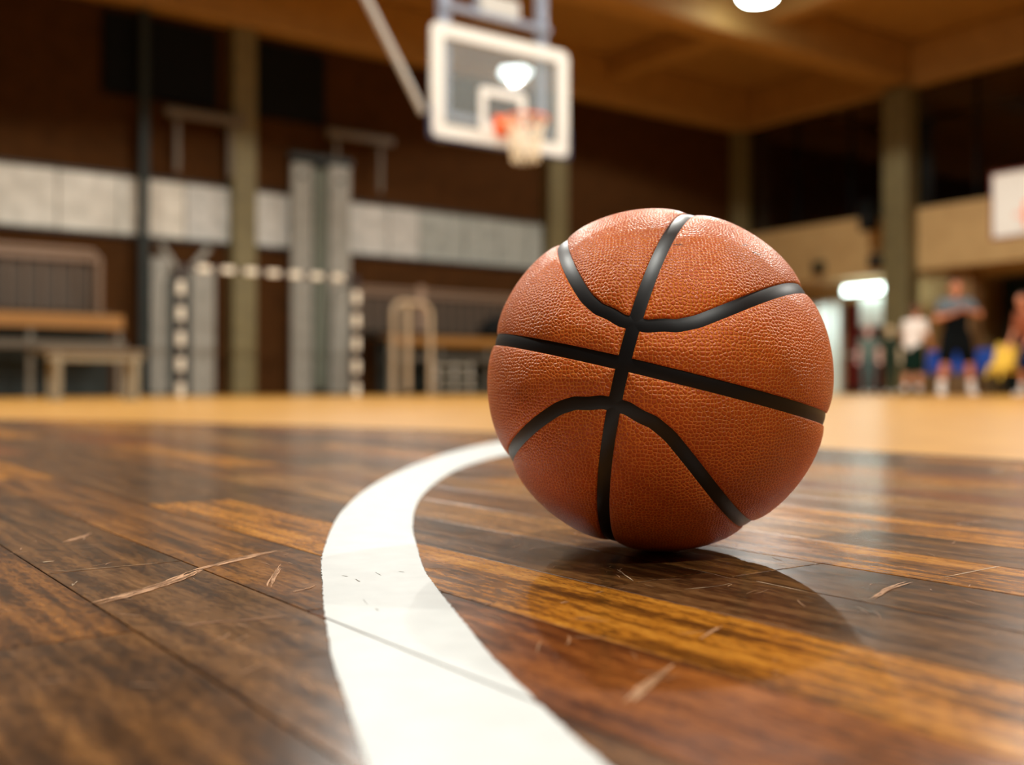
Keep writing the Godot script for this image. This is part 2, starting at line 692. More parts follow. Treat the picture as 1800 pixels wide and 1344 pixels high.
func floor_boards() -> void:
	var fl := shell("floor", "sports hall floor: dark scratched boards, a white line and a yellow court beyond")
	fl.rotation.y = 0.0
	var g := G.new()
	# yellow court: one slab under the whole hall
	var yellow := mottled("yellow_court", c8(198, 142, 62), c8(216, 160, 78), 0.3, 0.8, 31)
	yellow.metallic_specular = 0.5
	var corners := PackedVector2Array()
	for q in [[-9.3, -20.3], [28.0, -20.3], [28.0, WALL_S + 0.3], [-9.3, WALL_S + 0.3]]:
		var v := at(q[0], 0, q[1])
		corners.append(Vector2(v.x, v.z))
	g.slab(corners, -0.2, -0.003)
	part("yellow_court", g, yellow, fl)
	# edge of the dark zone: a wide circle
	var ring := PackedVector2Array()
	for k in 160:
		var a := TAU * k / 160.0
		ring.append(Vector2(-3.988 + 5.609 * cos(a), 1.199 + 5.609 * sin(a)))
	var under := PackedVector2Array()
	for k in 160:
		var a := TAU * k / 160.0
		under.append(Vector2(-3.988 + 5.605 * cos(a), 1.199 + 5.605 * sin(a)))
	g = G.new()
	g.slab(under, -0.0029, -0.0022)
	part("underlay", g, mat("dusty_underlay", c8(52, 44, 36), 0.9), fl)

	var rn := FastNoiseLite.new()
	rn.seed = 77
	rn.frequency = 0.02
	rn.fractal_octaves = 4
	var rt := NoiseTexture2D.new()
	rt.width = 512
	rt.height = 128
	rt.seamless = true
	rt.noise = rn
	var rr := Gradient.new()
	rr.set_color(0, Color(0.80, 0.80, 0.80))
	rr.set_color(1, Color(1, 1, 1))
	rt.color_ramp = rr
	var wn := FastNoiseLite.new()
	wn.seed = 78
	wn.frequency = 0.05
	wn.fractal_octaves = 4
	var wave := NoiseTexture2D.new()
	wave.width = 512
	wave.height = 128
	wave.seamless = true
	wave.noise = wn
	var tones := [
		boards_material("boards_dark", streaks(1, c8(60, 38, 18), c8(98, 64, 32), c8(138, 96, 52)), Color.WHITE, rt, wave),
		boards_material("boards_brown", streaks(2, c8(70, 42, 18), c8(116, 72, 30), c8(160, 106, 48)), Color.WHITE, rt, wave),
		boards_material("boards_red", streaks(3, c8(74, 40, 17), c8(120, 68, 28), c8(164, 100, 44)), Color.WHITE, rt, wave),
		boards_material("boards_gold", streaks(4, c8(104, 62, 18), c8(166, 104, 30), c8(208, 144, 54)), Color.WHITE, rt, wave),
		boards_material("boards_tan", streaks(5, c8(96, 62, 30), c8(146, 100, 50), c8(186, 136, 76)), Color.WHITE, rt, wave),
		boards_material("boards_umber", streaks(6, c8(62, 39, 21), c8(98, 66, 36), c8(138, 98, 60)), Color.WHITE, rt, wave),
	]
	# joints across the boards that the photograph shows: row -> [joint at s, tone beyond, tone before]
	var known := {-1: [0.62, 1, 0], 0: [0.504, 1, 0], 1: [0.692, 0, 5], 2: [0.50, 1, 2], 3: [1.05, 0, 3], 4: [0.46, 0, 5], 5: [0.44, 4, 0], 6: [0.66, 1, 3], 7: [0.52, 4, 0], 8: [0.30, 3, 3], 9: [0.5, 1, 5], 10: [0.35, 4, 1]}
	var wide := 0.0838
	var count := 0
	var far_boards := {}
	for row in range(-40, 60):
		var e0 := 0.0617 + wide * row
		var cuts := []
		var first: float = known[row][0] if known.has(row) else rng.randf_range(0.0, 0.7)
		var s := first
		while s < 7.0:
			cuts.append(s)
			s += rng.randf_range(0.5, 0.95) if s > first else rng.randf_range(0.75, 1.0)
		s = first
		while s > -5.0:
			var back := rng.randf_range(0.75, 1.0) if s == first else rng.randf_range(0.5, 0.95)
			s -= 1.5 if row == 3 and s == first else back
			cuts.push_front(s)
		for k in cuts.size() - 1:
			var tone: int = rng.randi_range(0, 5)
			if known.has(row):
				if is_equal_approx(cuts[k], first):
					tone = known[row][1]
				elif is_equal_approx(cuts[k + 1], first):
					tone = known[row][2]
			var dp := 0.0005
			var quad := PackedVector2Array()
			for q in [[e0 + dp, cuts[k] + dp], [e0 + wide - dp, cuts[k] + dp], [e0 + wide - dp, cuts[k + 1] - dp], [e0 + dp, cuts[k + 1] - dp]]:
				var v := at(q[0], 0, q[1])
				quad.append(Vector2(v.x, v.z))
			var off_u := rng.randf()
			var lift := rng.randf_range(-0.00012, 0.00012)
			var mid := (quad[0] + quad[2]) / 2.0
			var depth := -mid.y
			var seen := depth > -0.2 and absf(mid.x) < 0.55 * maxf(depth, 0.3) + 0.55
			if not seen and (depth < -2.5 or mid.length() > 7.0):
				continue
			var inside := Geometry2D.intersect_polygons(quad, ring)
			for poly in inside:
				if poly.size() < 3 or absf(area(poly)) < 0.0004:
					continue
				var grain := Vector3(e0, wide, off_u)
				if seen and count < 300:
					g = G.new()
					g.slab(poly, -0.0024, lift, 0.0003, grain)
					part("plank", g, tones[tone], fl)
					count += 1
				else:
					if not far_boards.has(tone):
						far_boards[tone] = G.new()
					far_boards[tone].slab(poly, -0.0024, lift, 0.0, grain)
	for tone in far_boards:
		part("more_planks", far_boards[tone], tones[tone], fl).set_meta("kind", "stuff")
	line_paint(fl)

func area(q: PackedVector2Array) -> float:
	var a := 0.0
	for k in q.size():
		a += q[k].cross(q[(k + 1) % q.size()])
	return a / 2.0

func smooth_line(pts: Array, step: float) -> PackedVector2Array:
	var c := Curve2D.new()
	for k in pts.size():
		var before: Vector2 = pts[maxi(k - 1, 0)]
		var after: Vector2 = pts[mini(k + 1, pts.size() - 1)]
		var d := (after - before) / 2.0
		var l0: float = pts[k].distance_to(before)
		var l1: float = pts[k].distance_to(after)
		var tot := maxf(l0 + l1, 1e-6)
		c.add_point(pts[k], -d * (2.0 * l0 / tot) / 3.0, d * (2.0 * l1 / tot) / 3.0)
	var out := PackedVector2Array()
	var l := c.get_baked_length()
	c.bake_interval = 0.004
	var m := int(c.get_baked_length() / step)
	for k in m + 1:
		out.append(c.sample_baked(c.get_baked_length() * k / m))
	return out if l > 0 else out

func line_paint(fl: Node3D) -> void:
	# left and right edges of the white line on the boards (x, distance ahead)
	var outer := [[0.0019, 0.15], [-0.0132, 0.2], [-0.0276, 0.25], [-0.0435, 0.3176], [-0.0533, 0.3559], [-0.062, 0.3905], [-0.0755, 0.4431], [-0.0885, 0.5039], [-0.0976, 0.5473], [-0.1099, 0.6111], [-0.1201, 0.6633], [-0.1287, 0.7142], [-0.1462, 0.8526], [-0.1583, 0.9859], [-0.1648, 1.1842], [-0.1582, 1.4067], [-0.1399, 1.6375], [-0.1092, 1.8883], [-0.0375, 2.237], [0.08, 2.56]]
	var inner := [[0.0871, 0.15], [0.0685, 0.2], [0.051, 0.25], [0.0285, 0.3181], [0.0195, 0.3459], [0.0102, 0.377], [0.0006, 0.4118], [-0.0095, 0.4498], [-0.0236, 0.513], [-0.0400, 0.5871], [-0.0543, 0.6571], [-0.0697, 0.7678], [-0.0795, 0.8452], [-0.0912, 0.9859], [-0.0958, 1.133], [-0.0883, 1.3611], [-0.0673, 1.5642], [-0.0156, 1.7992], [0.07, 2.06], [0.16, 2.30]]
	var rough := FastNoiseLite.new()
	rough.seed = 5
	rough.frequency = 220.0
	rough.fractal_octaves = 3
	var a := smooth_line(outer.map(func(q): return Vector2(q[0], -q[1])), 0.0015)
	var b := smooth_line(inner.map(func(q): return Vector2(q[0], -q[1])), 0.0015)
	var poly := PackedVector2Array()
	b.reverse()
	for edge in [a, b]:
		for k in edge.size():
			var q: Vector2 = edge[k]
			var d: Vector2 = (edge[mini(k + 1, edge.size() - 1)] - edge[maxi(k - 1, 0)]).normalized().orthogonal()
			poly.append(q + d * 0.0009 * rough.get_noise_2d(q.x, q.y))
	# the joint at p = 0.2293 has cracked the paint: two pieces
	var white := mottled("line_white", c8(198, 201, 198), c8(208, 211, 208), 0.45, 6.0, 41)
	for side in [-1.0, 1.0]:
		var half := PackedVector2Array()
		for q in [[0.0, -3.0], [0.0, 6.0], [side * 3.0, 6.0], [side * 3.0, -3.0]]:
			var v := at(0.2293 + side * 0.0007 + q[0], 0, q[1])
			half.append(Vector2(v.x, v.z))
		for piece in Geometry2D.intersect_polygons(poly, half):
			if absf(area(piece)) < 0.0002:
				continue
			var g := G.new()
			g.slab(piece, -0.0002, 0.00042)
			part("line_paint", g, white, fl)
	# scuffs worn through the paint
	var grey := mat("scuff", c8(120, 112, 100), 0.8)
	for q in [[-0.0802, 0.5665, -0.0736, 0.5487], [-0.0704, 0.543, -0.0674, 0.5374], [-0.1036, 0.639, -0.0989, 0.6352], [-0.0933, 0.6276, -0.0871, 0.6129], [-0.0706, 0.653, -0.0662, 0.6509], [-0.0844, 0.6509, -0.0788, 0.639]]:
		stroke(fl, "scuff", [Vector2(q[0], -q[1]), Vector2(q[2], -q[3])], 0.0005, 3, 0.00055, grey)
	# pale scratches in the varnish
	var pale := mat("bare_wood", c8(190, 142, 100), 0.7)
	var thin := mat("bare_edge", c8(206, 178, 144), 0.7)
	var marks := [
		[[[-0.2203, 0.5545], [-0.2132, 0.5758], [-0.2011, 0.6201], [-0.1965, 0.6633]], 0.0042, 9, pale],
		[[[-0.1971, 0.6571], [-0.1799, 0.7081], [-0.1607, 0.7433]], 0.0035, 7, pale],
		[[[-0.1378, 0.5955], [-0.1444, 0.639], [-0.1492, 0.685]], 0.0017, 5, pale],
		[[[-0.1225, 0.5888], [-0.1165, 0.5989], [-0.1133, 0.6093]], 0.0012, 4, pale],
		[[[-0.2832, 0.655], [-0.2626, 0.6654], [-0.242, 0.6783], [-0.2164, 0.6964]], 0.0005, 2, thin],
		[[[-0.3324, 0.7735], [-0.3299, 0.8031], [-0.3304, 0.8351]], 0.002, 4, pale],
		[[[0.0405, 0.3783], [0.0527, 0.4062], [0.0672, 0.4349]], 0.0022, 5, pale],
		[[[0.0848, 0.4786], [0.0931, 0.492], [0.1005, 0.5051]], 0.0012, 4, pale],
		[[[0.1934, 0.568], [0.213, 0.5972], [0.2346, 0.6201], [0.2421, 0.6238]], 0.0018, 5, pale],
		[[[0.2442, 0.6257], [0.2711, 0.643], [0.315, 0.6761]], 0.0007, 3, thin],
		[[[0.1005, 0.6761], [0.1158, 0.6591], [0.1323, 0.6276]], 0.0005, 2, thin],
		[[[0.1369, 0.6332], [0.1539, 0.6058], [0.1657, 0.5871]], 0.0006, 2, thin],
		[[[0.0663, 0.6633], [0.0688, 0.643], [0.0721, 0.6201]], 0.0004, 2, thin],
		[[[0.0256, 0.5575], [0.0304, 0.5619]], 0.0012, 3, pale],
		[[[-0.1552, 0.5039], [-0.1516, 0.51], [-0.134, 0.5163], [-0.1087, 0.5293]], 0.0014, 4, mat("worn_wood", c8(150, 104, 66), 0.7)],
		[[[0.0966, 0.5955], [0.1179, 0.6058], [0.13, 0.6165]], 0.0006, 2, thin],
		[[[-0.3075, 0.6895], [-0.302, 0.6941]], 0.001, 3, thin],
		[[[-0.2538, 0.6058], [-0.2562, 0.622]], 0.0008, 2, thin],
	]
	for m in marks:
		stroke(fl, "scratch", m[0].map(func(q): return Vector2(q[0], -q[1])), m[1], m[2] * 3, 0.0003, m[3])
	# a scatter of short fine scratches
	var g := G.new()
	for k in 260:
		var z := rng.randf_range(0.4, 1.2)
		var c := Vector2(rng.randf_range(-0.5, 0.5) * z, -z)
		var d := Vector2.from_angle(rng.randf() * TAU) * rng.randf_range(0.002, 0.012)
		var bend := d.orthogonal() * rng.randf_range(-0.15, 0.15)
		if Geometry2D.is_point_in_polygon(c, poly):
			continue
		sliver(g, [c - d, c + bend, c + d], rng.randf_range(0.00012, 0.0004), 0.00022)
	part("fine_scratches", g, mat("fine_bare_wood", c8(160, 118, 80), 0.7), fl).set_meta("kind", "stuff")

func sliver(g: G, pts: Array, half: float, y: float) -> void:
	var line := smooth_line(pts, 0.0016)
	var m := line.size()
	if m < 3:
		return
	for k in m - 1:
		var d := (line[k + 1] - line[k]).normalized().orthogonal()
		var w0 := half * minf(1.0, 4.0 * minf(float(k), m - 1 - k) / m)
		var w1 := half * minf(1.0, 4.0 * minf(float(k + 1), m - 2 - k) / m)
		var a := line[k]
		var b := line[k + 1]
		var q := [a - d * w0, b - d * w1, b + d * w1, a + d * w0]
		var w := []
		for e in q:
			w.append(Vector3(e.x, y, e.y))
		g.face(w)

func stroke(parent: Node3D, called: String, pts: Array, half: float, lines: int, y: float, m: Material) -> void:
	# a scratch is a bundle of narrow ragged cuts
	var g := G.new()
	var dir: Vector2 = (pts[pts.size() - 1] - pts[0]).normalized()
	for k in lines:
		var off := dir.orthogonal() * rng.randf_range(-1, 1) * half
		var t0 := rng.randf_range(0.0, 0.6)
		var t1 := minf(1.0, t0 + rng.randf_range(0.25, 0.6))
		var whole := smooth_line(pts, 0.004)
		var cut := []
		for j in range(int(t0 * (whole.size() - 1)), int(t1 * (whole.size() - 1)) + 1):
			cut.append(whole[j] + off + dir.orthogonal() * rng.randf_range(-1, 1) * half * 0.12)
		if cut.size() < 2:
			cut = [pts[0] + off, pts[pts.size() - 1] + off]
		sliver(g, cut, maxf(half * rng.randf_range(0.08, 0.34), 0.0002), y)
	part(called, g, m, parent)

# ------------------------------------------------------------------ basketball

const BALL_R := 0.12
var loop_pts: Array[Vector3] = []
var dist_table := PackedFloat32Array()

func octant(pol: float, az: float) -> Vector3:
	return Vector3(sin(pol) * sin(az), sin(pol) * cos(az), cos(pol))

func ball_distance(q: Vector3) -> float:
	# distance over the surface to the nearest seam, from a table over one octant
	var a := q.abs()
	var pol := acos(minf(a.z, 1.0)) / (PI / 2) * 240.0
	var az := atan2(a.x, a.y) / (PI / 2) * 240.0
	var i := mini(int(pol), 239)
	var j := mini(int(az), 239)
	var fi := pol - i
	var fj := az - j
	var k := i * 241 + j
	return lerpf(lerpf(dist_table[k], dist_table[k + 1], fj), lerpf(dist_table[k + 241], dist_table[k + 242], fj), fi)

func ball_depth(d: float) -> float:
	# how far the leather lies below the ball's full radius at a distance from the seam's middle
	var skin := 0.0026 * exp(-maxf(d - 0.0042, 0.0) / 0.0085)
	return lerpf(0.0058, skin, smoothstep(0.0030, 0.0050, d))

func disc_of(u: float, w: float) -> Vector2:
	# concentric map from the square to the disc
	if u == 0.0 and w == 0.0:
		return Vector2.ZERO
	if absf(u) > absf(w):
		var an := PI / 4 * w / u
		return Vector2(cos(an), sin(an)) * u
	var an2 := PI / 2 - PI / 4 * u / w
	return Vector2(cos(an2), sin(an2)) * w

func basketball() -> void:
	var bx := Vector3(0.9224, -0.2282, 0.3115).normalized()
	var bz := Vector3(-0.3025, 0.0743, 0.9502).normalized()
	var by := bz.cross(bx).normalized()
	bx = by.cross(bz).normalized()
	var turn := Basis(bx, by, bz)
	var keys := [[12.55, 0.0], [13.1, 15.5], [14.3, 23.0], [17.7, 35.0], [19.4, 39.5], [22.0, 42.5], [25.5, 45.0], [35.0, 46.3], [46.0, 46.4], [60.0, 46.2], [75.0, 46.0], [90.0, 46.0]]
	var curve := Curve2D.new()
	for k in keys.size():
		var here := Vector2(keys[k][1], keys[k][0])
		var prev := Vector2(keys[k - 1][1], keys[k - 1][0]) if k > 0 else Vector2(-15.5, 13.1)
		var next := Vector2(keys[k + 1][1], keys[k + 1][0]) if k < keys.size() - 1 else Vector2(46, 105)
		var d := (next - prev)
		curve.add_point(here, -d.normalized() * here.distance_to(prev) * 0.33, d.normalized() * here.distance_to(next) * 0.33)
	for k in 81:
		var q := curve.sample_baked(curve.get_baked_length() * k / 80.0, true)
		loop_pts.append(octant(deg_to_rad(q.y), deg_to_rad(q.x)))
	dist_table.resize(241 * 241)
	for i in 241:
		for j in 241:
			var q := octant(PI / 2 * i / 240.0, PI / 2 * j / 240.0)
			var d := minf(asin(clampf(q.x, 0, 1)), asin(clampf(q.y, 0, 1)))
			var best := 9.0
			for k in range(0, 80):
				var a := loop_pts[k]
				var ab := loop_pts[k + 1] - a
				var h := clampf((q - a).dot(ab) / ab.length_squared(), 0, 1)
				best = minf(best, (q - a - ab * h).length_squared())
			dist_table[i * 241 + j] = minf(d, sqrt(best)) * BALL_R

	var t := thing("basketball", "worn orange leather basketball with black seams resting on the dark boards", "basketball", Vector3(0.1024, 0.12, -0.7445), 0.0)
	# the face towards the camera is meshed finely, the far half more coarsely
	var view := Vector3(-0.13, 0.0, 0.99).normalized()
	var panels := {}
	for half in [0, 1]:
		var m := 660 if half == 0 else 180
		var vz := view if half == 0 else -view
		var vx := Vector3.UP.cross(vz).normalized()
		var vy := vz.cross(vx)
		var pos := PackedVector3Array()
		var uvs := PackedVector2Array()
		var reg := PackedInt32Array()
		pos.resize((m + 1) * (m + 1))
		uvs.resize(pos.size())
		reg.resize(pos.size())
		for i in m + 1:
			for j in m + 1:
				var d := disc_of(2.0 * j / m - 1.0, 2.0 * i / m - 1.0)
				var r := d.length()
				var an := r * PI / 2 * 1.004
				var dir := vz * cos(an)
				if r > 0.0:
					dir += (vx * d.x + vy * d.y) / r * sin(an)
				var q := Vector3(bx.dot(dir), by.dot(dir), bz.dot(dir))
				var k := i * (m + 1) + j
				pos[k] = dir * (BALL_R - ball_depth(ball_distance(q)))
				uvs[k] = Vector2(0.5 + 0.5 * d.x, 0.5 - 0.5 * d.y)
				var a := q.abs()
				var pol := rad_to_deg(acos(minf(a.z, 1.0)))
				var az := rad_to_deg(atan2(a.x, a.y))
				var inner := 0
				if pol > 12.55:
					var lim := 46.0
					for e in keys.size() - 1:
						if pol >= keys[e][0] and pol <= keys[e + 1][0]:
							lim = lerpf(keys[e][1], keys[e + 1][1], inverse_lerp(keys[e][0], keys[e + 1][0], pol))
							break
					inner = 1 if az < lim else 0
				reg[k] = (1 if q.x > 0 else 0) + (2 if q.y > 0 else 0) + 4 * inner
		var nor := PackedVector3Array()
		nor.resize(pos.size())
		for i in m + 1:
			for j in m + 1:
				var du := pos[i * (m + 1) + mini(j + 1, m)] - pos[i * (m + 1) + maxi(j - 1, 0)]
				var dv := pos[mini(i + 1, m) * (m + 1) + j] - pos[maxi(i - 1, 0) * (m + 1) + j]
				var nn := du.cross(dv).normalized()
				var k := i * (m + 1) + j
				nor[k] = nn if nn.dot(pos[k]) > 0 else -nn
		var idx := {}
		for i in m:
			for j in m:
				var k := i * (m + 1) + j
				var rg := reg[k]
				if not panels.has(rg):
					panels[rg] = G.new()
				if not idx.has(rg):
					var blank := PackedInt32Array()
					blank.resize(pos.size())
					blank.fill(-1)
					idx[rg] = blank
				var g: G = panels[rg]
				var map: PackedInt32Array = idx[rg]
				var w := [0, 0, 0, 0]
				var c := [k, k + 1, k + m + 2, k + m + 1]
				for e in 4:
					if map[c[e]] < 0:
						map[c[e]] = g.vert(pos[c[e]], nor[c[e]], uvs[c[e]])
					w[e] = map[c[e]]
				idx[rg] = map
				g.ix.append_array([w[0], w[2], w[1], w[0], w[3], w[2]])
	var leather := leather_material()
	for rg in panels:
		part("leather_panel", panels[rg], leather, t)
	# black rubber strips lying in the seams
	var rubber := mat("seam_rubber", c8(15, 16, 17), 0.4)
	var rn := FastNoiseLite.new()
	rn.seed = 9
	rn.frequency = 0.08
	var ring_v := []
	var ring_h := []
	for k in 240:
		var a := TAU * k / 240.0
		ring_v.append(Vector3(0, sin(a), cos(a)))
		ring_h.append(Vector3(sin(a), 0, cos(a)))
	seam(t, ring_v, turn, rubber, 0.0)
	seam(t, ring_h, turn, rubber, 0.00006)
	for sy in [1.0, -1.0]:
		var loop := []
		for k in range(0, 80):
			loop.append(loop_pts[k] * Vector3(1, sy, 1))
		for k in range(80, 0, -1):
			loop.append(loop_pts[k] * Vector3(1, sy, -1))
		for k in range(0, 80):
			loop.append(loop_pts[k] * Vector3(-1, sy, -1))
		for k in range(80, 0, -1):
			loop.append(loop_pts[k] * Vector3(-1, sy, 1))
		seam(t, loop, turn, rubber, 0.00003)

func seam(t: Node3D, line: Array, turn: Basis, m: Material, lift: float) -> void:
	var g := G.new()
	var cross := [[-0.0050, 0.0036], [-0.0036, 0.0033], [-0.0018, 0.0031], [0.0, 0.0030], [0.0018, 0.0031], [0.0036, 0.0033], [0.0050, 0.0036]]
	var c := cross.size()
	var n := line.size()
	for k in n:
		var q: Vector3 = line[k].normalized()
		var d: Vector3 = (line[(k + 1) % n] - line[(k + n - 1) % n]).normalized()
		var side := d.cross(q).normalized()
		for e in c:
			var dir: Vector3 = (q + side * (cross[e][0] / BALL_R)).normalized()
			var e0: int = maxi(e - 1, 0)
			var e1: int = mini(e + 1, c - 1)
			var slope: float = (cross[e1][1] - cross[e0][1]) / (cross[e1][0] - cross[e0][0])
			g.vert(turn * (dir * (BALL_R - cross[e][1] + lift)), turn * (dir + side * slope * 0.6).normalized(), Vector2(k * 0.05, e * 0.2))
	for k in n:
		for e in c - 1:
			var a0 := k * c + e
			var b0 := ((k + 1) % n) * c + e
			g.ix.append_array([a0, b0, a0 + 1, a0 + 1, b0, b0 + 1])
	part("seam_strip", g, m, t)

func leather_material() -> StandardMaterial3D:
	var size := 2048
	var cell := FastNoiseLite.new()
	cell.seed = 12
	cell.noise_type = FastNoiseLite.TYPE_CELLULAR
	cell.cellular_return_type = FastNoiseLite.RETURN_DISTANCE2_SUB
	cell.cellular_distance_function = FastNoiseLite.DISTANCE_EUCLIDEAN
	cell.cellular_jitter = 0.72
	cell.frequency = 0.070
	cell.fractal_type = FastNoiseLite.FRACTAL_NONE
	cell.domain_warp_enabled = true
	cell.domain_warp_amplitude = 7.0
	cell.domain_warp_frequency = 0.008
	var im := cell.get_image(size, size)
	var soft := FastNoiseLite.new()
	soft.seed = 14
	soft.frequency = 0.006
	soft.fractal_octaves = 4
	var dirt := soft.get_image(size / 4, size / 4)
	dirt.resize(size, size, Image.INTERPOLATE_BILINEAR)
	var src := im.get_data()
	var sd := dirt.get_data()
	var height := PackedByteArray()
	height.resize(size * size)
	var col := PackedByteArray()
	col.resize(size * size * 3)
	var lh := PackedByteArray()
	lh.resize(256)
	var valley := c8(246, 144, 56)
	var crown := c8(206, 90, 28)
	var lut := []
	for k in 256:
		var e := clampf(k / 255.0 / 0.75, 0.0, 1.0)
		lh[k] = int(255 * sqrt(1.0 - (1.0 - e) * (1.0 - e)))
		var c := valley.lerp(crown, smoothstep(0.04, 0.30, k / 255.0))
		lut.append([int(c.r * 255), int(c.g * 255), int(c.b * 255)])
	for k in size * size:
		var q := src[k]
		height[k] = lh[q]
		var e: Array = lut[q]
		var f := 0.90 + 0.20 * sd[k] / 255.0
		col[k * 3] = mini(255, int(e[0] * f))
		col[k * 3 + 1] = mini(255, int(e[1] * f))
		col[k * 3 + 2] = mini(255, int(e[2] * f))
	var albedo := Image.create_from_data(size, size, false, Image.FORMAT_RGB8, col)
	# dark scuffs on the upper right of the ball
	for q in [[0.676, 0.228, 16, 0.4], [0.705, 0.246, 14, 0.25], [0.695, 0.244, 9, 0.5], [0.538, 0.248, 18, -0.2], [0.520, 0.205, 8, 1.2], [0.90, 0.66, 22, -0.9], [0.885, 0.70, 16, -0.9]]:
		for k in 60:
			var a := rng.randf_range(-1, 1)
			var x := int(q[0] * size + cos(q[3]) * a * q[2] + rng.randf_range(-2.5, 2.5))
			var y := int(q[1] * size - sin(q[3]) * a * q[2] + rng.randf_range(-2.5, 2.5))
			albedo.fill_rect(Rect2i(x, y, 3, 2), c8(92, 50, 28))
	var m := mat("ball_leather", Color.WHITE, 0.37)
	m.metallic_specular = 0.42
	m.albedo_texture = ImageTexture.create_from_image(albedo)
	m.heightmap_enabled = true
	m.heightmap_texture = ImageTexture.create_from_image(Image.create_from_data(size, size, false, Image.FORMAT_L8, height))
	m.heightmap_scale = 0.06
	m.texture_repeat = false
	return m

# ------------------------------------------------------------------ hoop

func rounded(w: float, h: float, r: float, steps := 6) -> PackedVector2Array:
	var out := PackedVector2Array()
	for c in [[w / 2 - r, h / 2 - r, 0.0], [-w / 2 + r, h / 2 - r, PI / 2], [-w / 2 + r, -h / 2 + r, PI], [w / 2 - r, -h / 2 + r, 3 * PI / 2]]:
		for k in steps + 1:
			var a: float = c[2] + PI / 2 * k / steps
			out.append(Vector2(c[0] + r * cos(a), c[1] + r * sin(a)))
	return out

func frame(g: G, outer: PackedVector2Array, inner: PackedVector2Array, y: float, z0: float, z1: float) -> void:
	# flat ring between two outlines with as many points, standing upright; z1 is its front
	var n := outer.size()
	for k in n:
		var l := (k + 1) % n
		var o0 := outer[k]
		var o1 := outer[l]
		var i0 := inner[k]
		var i1 := inner[l]
		g.face([Vector3(i0.x, y + i0.y, z1), Vector3(o0.x, y + o0.y, z1), Vector3(o1.x, y + o1.y, z1), Vector3(i1.x, y + i1.y, z1)])
		g.face([Vector3(i1.x, y + i1.y, z0), Vector3(o1.x, y + o1.y, z0), Vector3(o0.x, y + o0.y, z0), Vector3(i0.x, y + i0.y, z0)])
		g.face([Vector3(o0.x, y + o0.y, z1), Vector3(o0.x, y + o0.y, z0), Vector3(o1.x, y + o1.y, z0), Vector3(o1.x, y + o1.y, z1)])
		g.face([Vector3(i1.x, y + i1.y, z1), Vector3(i1.x, y + i1.y, z0), Vector3(i0.x, y + i0.y, z0), Vector3(i0.x, y + i0.y, z1)])

func hoop() -> void:
	# local x runs along p, local +z faces the camera side
	var t := thing("basketball_hoop", "glass basketball backboard with white border and orange rim hung from the ceiling", "hoop", at(6.6, 0.0, 9.36))
	var g := G.new()
	g.box(Vector3(0, 3.35, 0), Vector3(1.76, 1.16, 0.012))
	var glass := mat("board_glass", Color(0.7, 0.75, 0.75, 0.14), 0.03)
	glass.transparency = BaseMaterial3D.TRANSPARENCY_ALPHA
	part("glass_pane", g, glass, t)
	g = G.new()
	frame(g, rounded(1.82, 1.20, 0.09), rounded(1.52, 0.92, 0.02), 3.35, -0.02, 0.02)
	part("white_border", g, mats.white_enamel, t)
	g = G.new()
	frame(g, rounded(0.62, 0.48, 0.05), rounded(0.44, 0.30, 0.02), 3.13, 0.008, 0.016)
	part("target_square", g, mats.white_enamel, t)
	g = G.new()
	g.box(Vector3(0, 2.735, 0), Vector3(1.80, 0.035, 0.06), 0.012)
	g.box(Vector3(-0.918, 2.90, 0), Vector3(0.03, 0.34, 0.06), 0.012)
	g.box(Vector3(0.918, 2.90, 0), Vector3(0.03, 0.34, 0.06), 0.012)
	part("edge_padding", g, mats.navy_pad, t)
	g = G.new()
	g.tube(arc(Vector3(0, 2.97, 0.42), Vector3.RIGHT, Vector3.BACK, 0.235, 0, TAU * 39 / 40.0, 39), 0.015, 8, true)
	var rim := part("rim", g, mats.orange_paint, t)
	g = G.new()
	g.box(Vector3(0, 2.965, 0.11), Vector3(0.16, 0.07, 0.17), 0.01)
	g.box(Vector3(0, 2.97, 0.025), Vector3(0.24, 0.22, 0.02), 0.006)
	part("bracket", g, mats.orange_paint, rim)
	# net: crossing cords that narrow downwards
	g = G.new()
	for k in 12:
		for way in [-1.0, 1.0]:
			var path := []
			for e in 9:
				var f := e / 8.0
				var a: float = TAU * k / 12.0 + way * f * TAU / 12.0 * 1.6
				var r := lerpf(0.228, 0.135, pow(f, 0.55))
				path.append(Vector3(0, 2.96 - 0.44 * f, 0.42) + Vector3(cos(a), 0, sin(a)) * r)
			g.tube(path, 0.009, 6)
	part("net", g, mats.net_cord, t)
	for x in [-0.68, 0.62]:
		g = G.new()
		g.box(Vector3(x, 5.42, -0.12), Vector3(0.11, 5.34, 0.11), 0.012)
		part("hanging_pole", g, mats.blue_grey_steel, t)
	for y in [3.00, 4.16]:
		g = G.new()
		g.box(Vector3(-0.03, y, -0.04), Vector3(1.42, 0.08, 0.05), 0.01)
		part("crossbar", g, mats.blue_grey_steel, t)
	g = G.new()
	g.box(Vector3(0.0, 4.28, -0.12), Vector3(0.50, 0.24, 0.20), 0.02)
	part("hoist_box", g, mats.pale_steel, t)
	g = G.new()
	g.box(Vector3(-0.24, 4.40, -0.14), Vector3(0.07, 0.44, 0.07), 0.008)
	part("hoist_arm", g, mats.blue_grey_steel, t)
	# slanting brace from the ceiling to the side of the board
	g = G.new()
	g.tube([Vector3(-0.94, 3.0, -0.10), Vector3(-3.55, 7.1, -0.10), Vector3(-3.60, CEIL_Y, -0.10)], 0.038, 10)
	part("brace", g, mats.pale_steel, t)

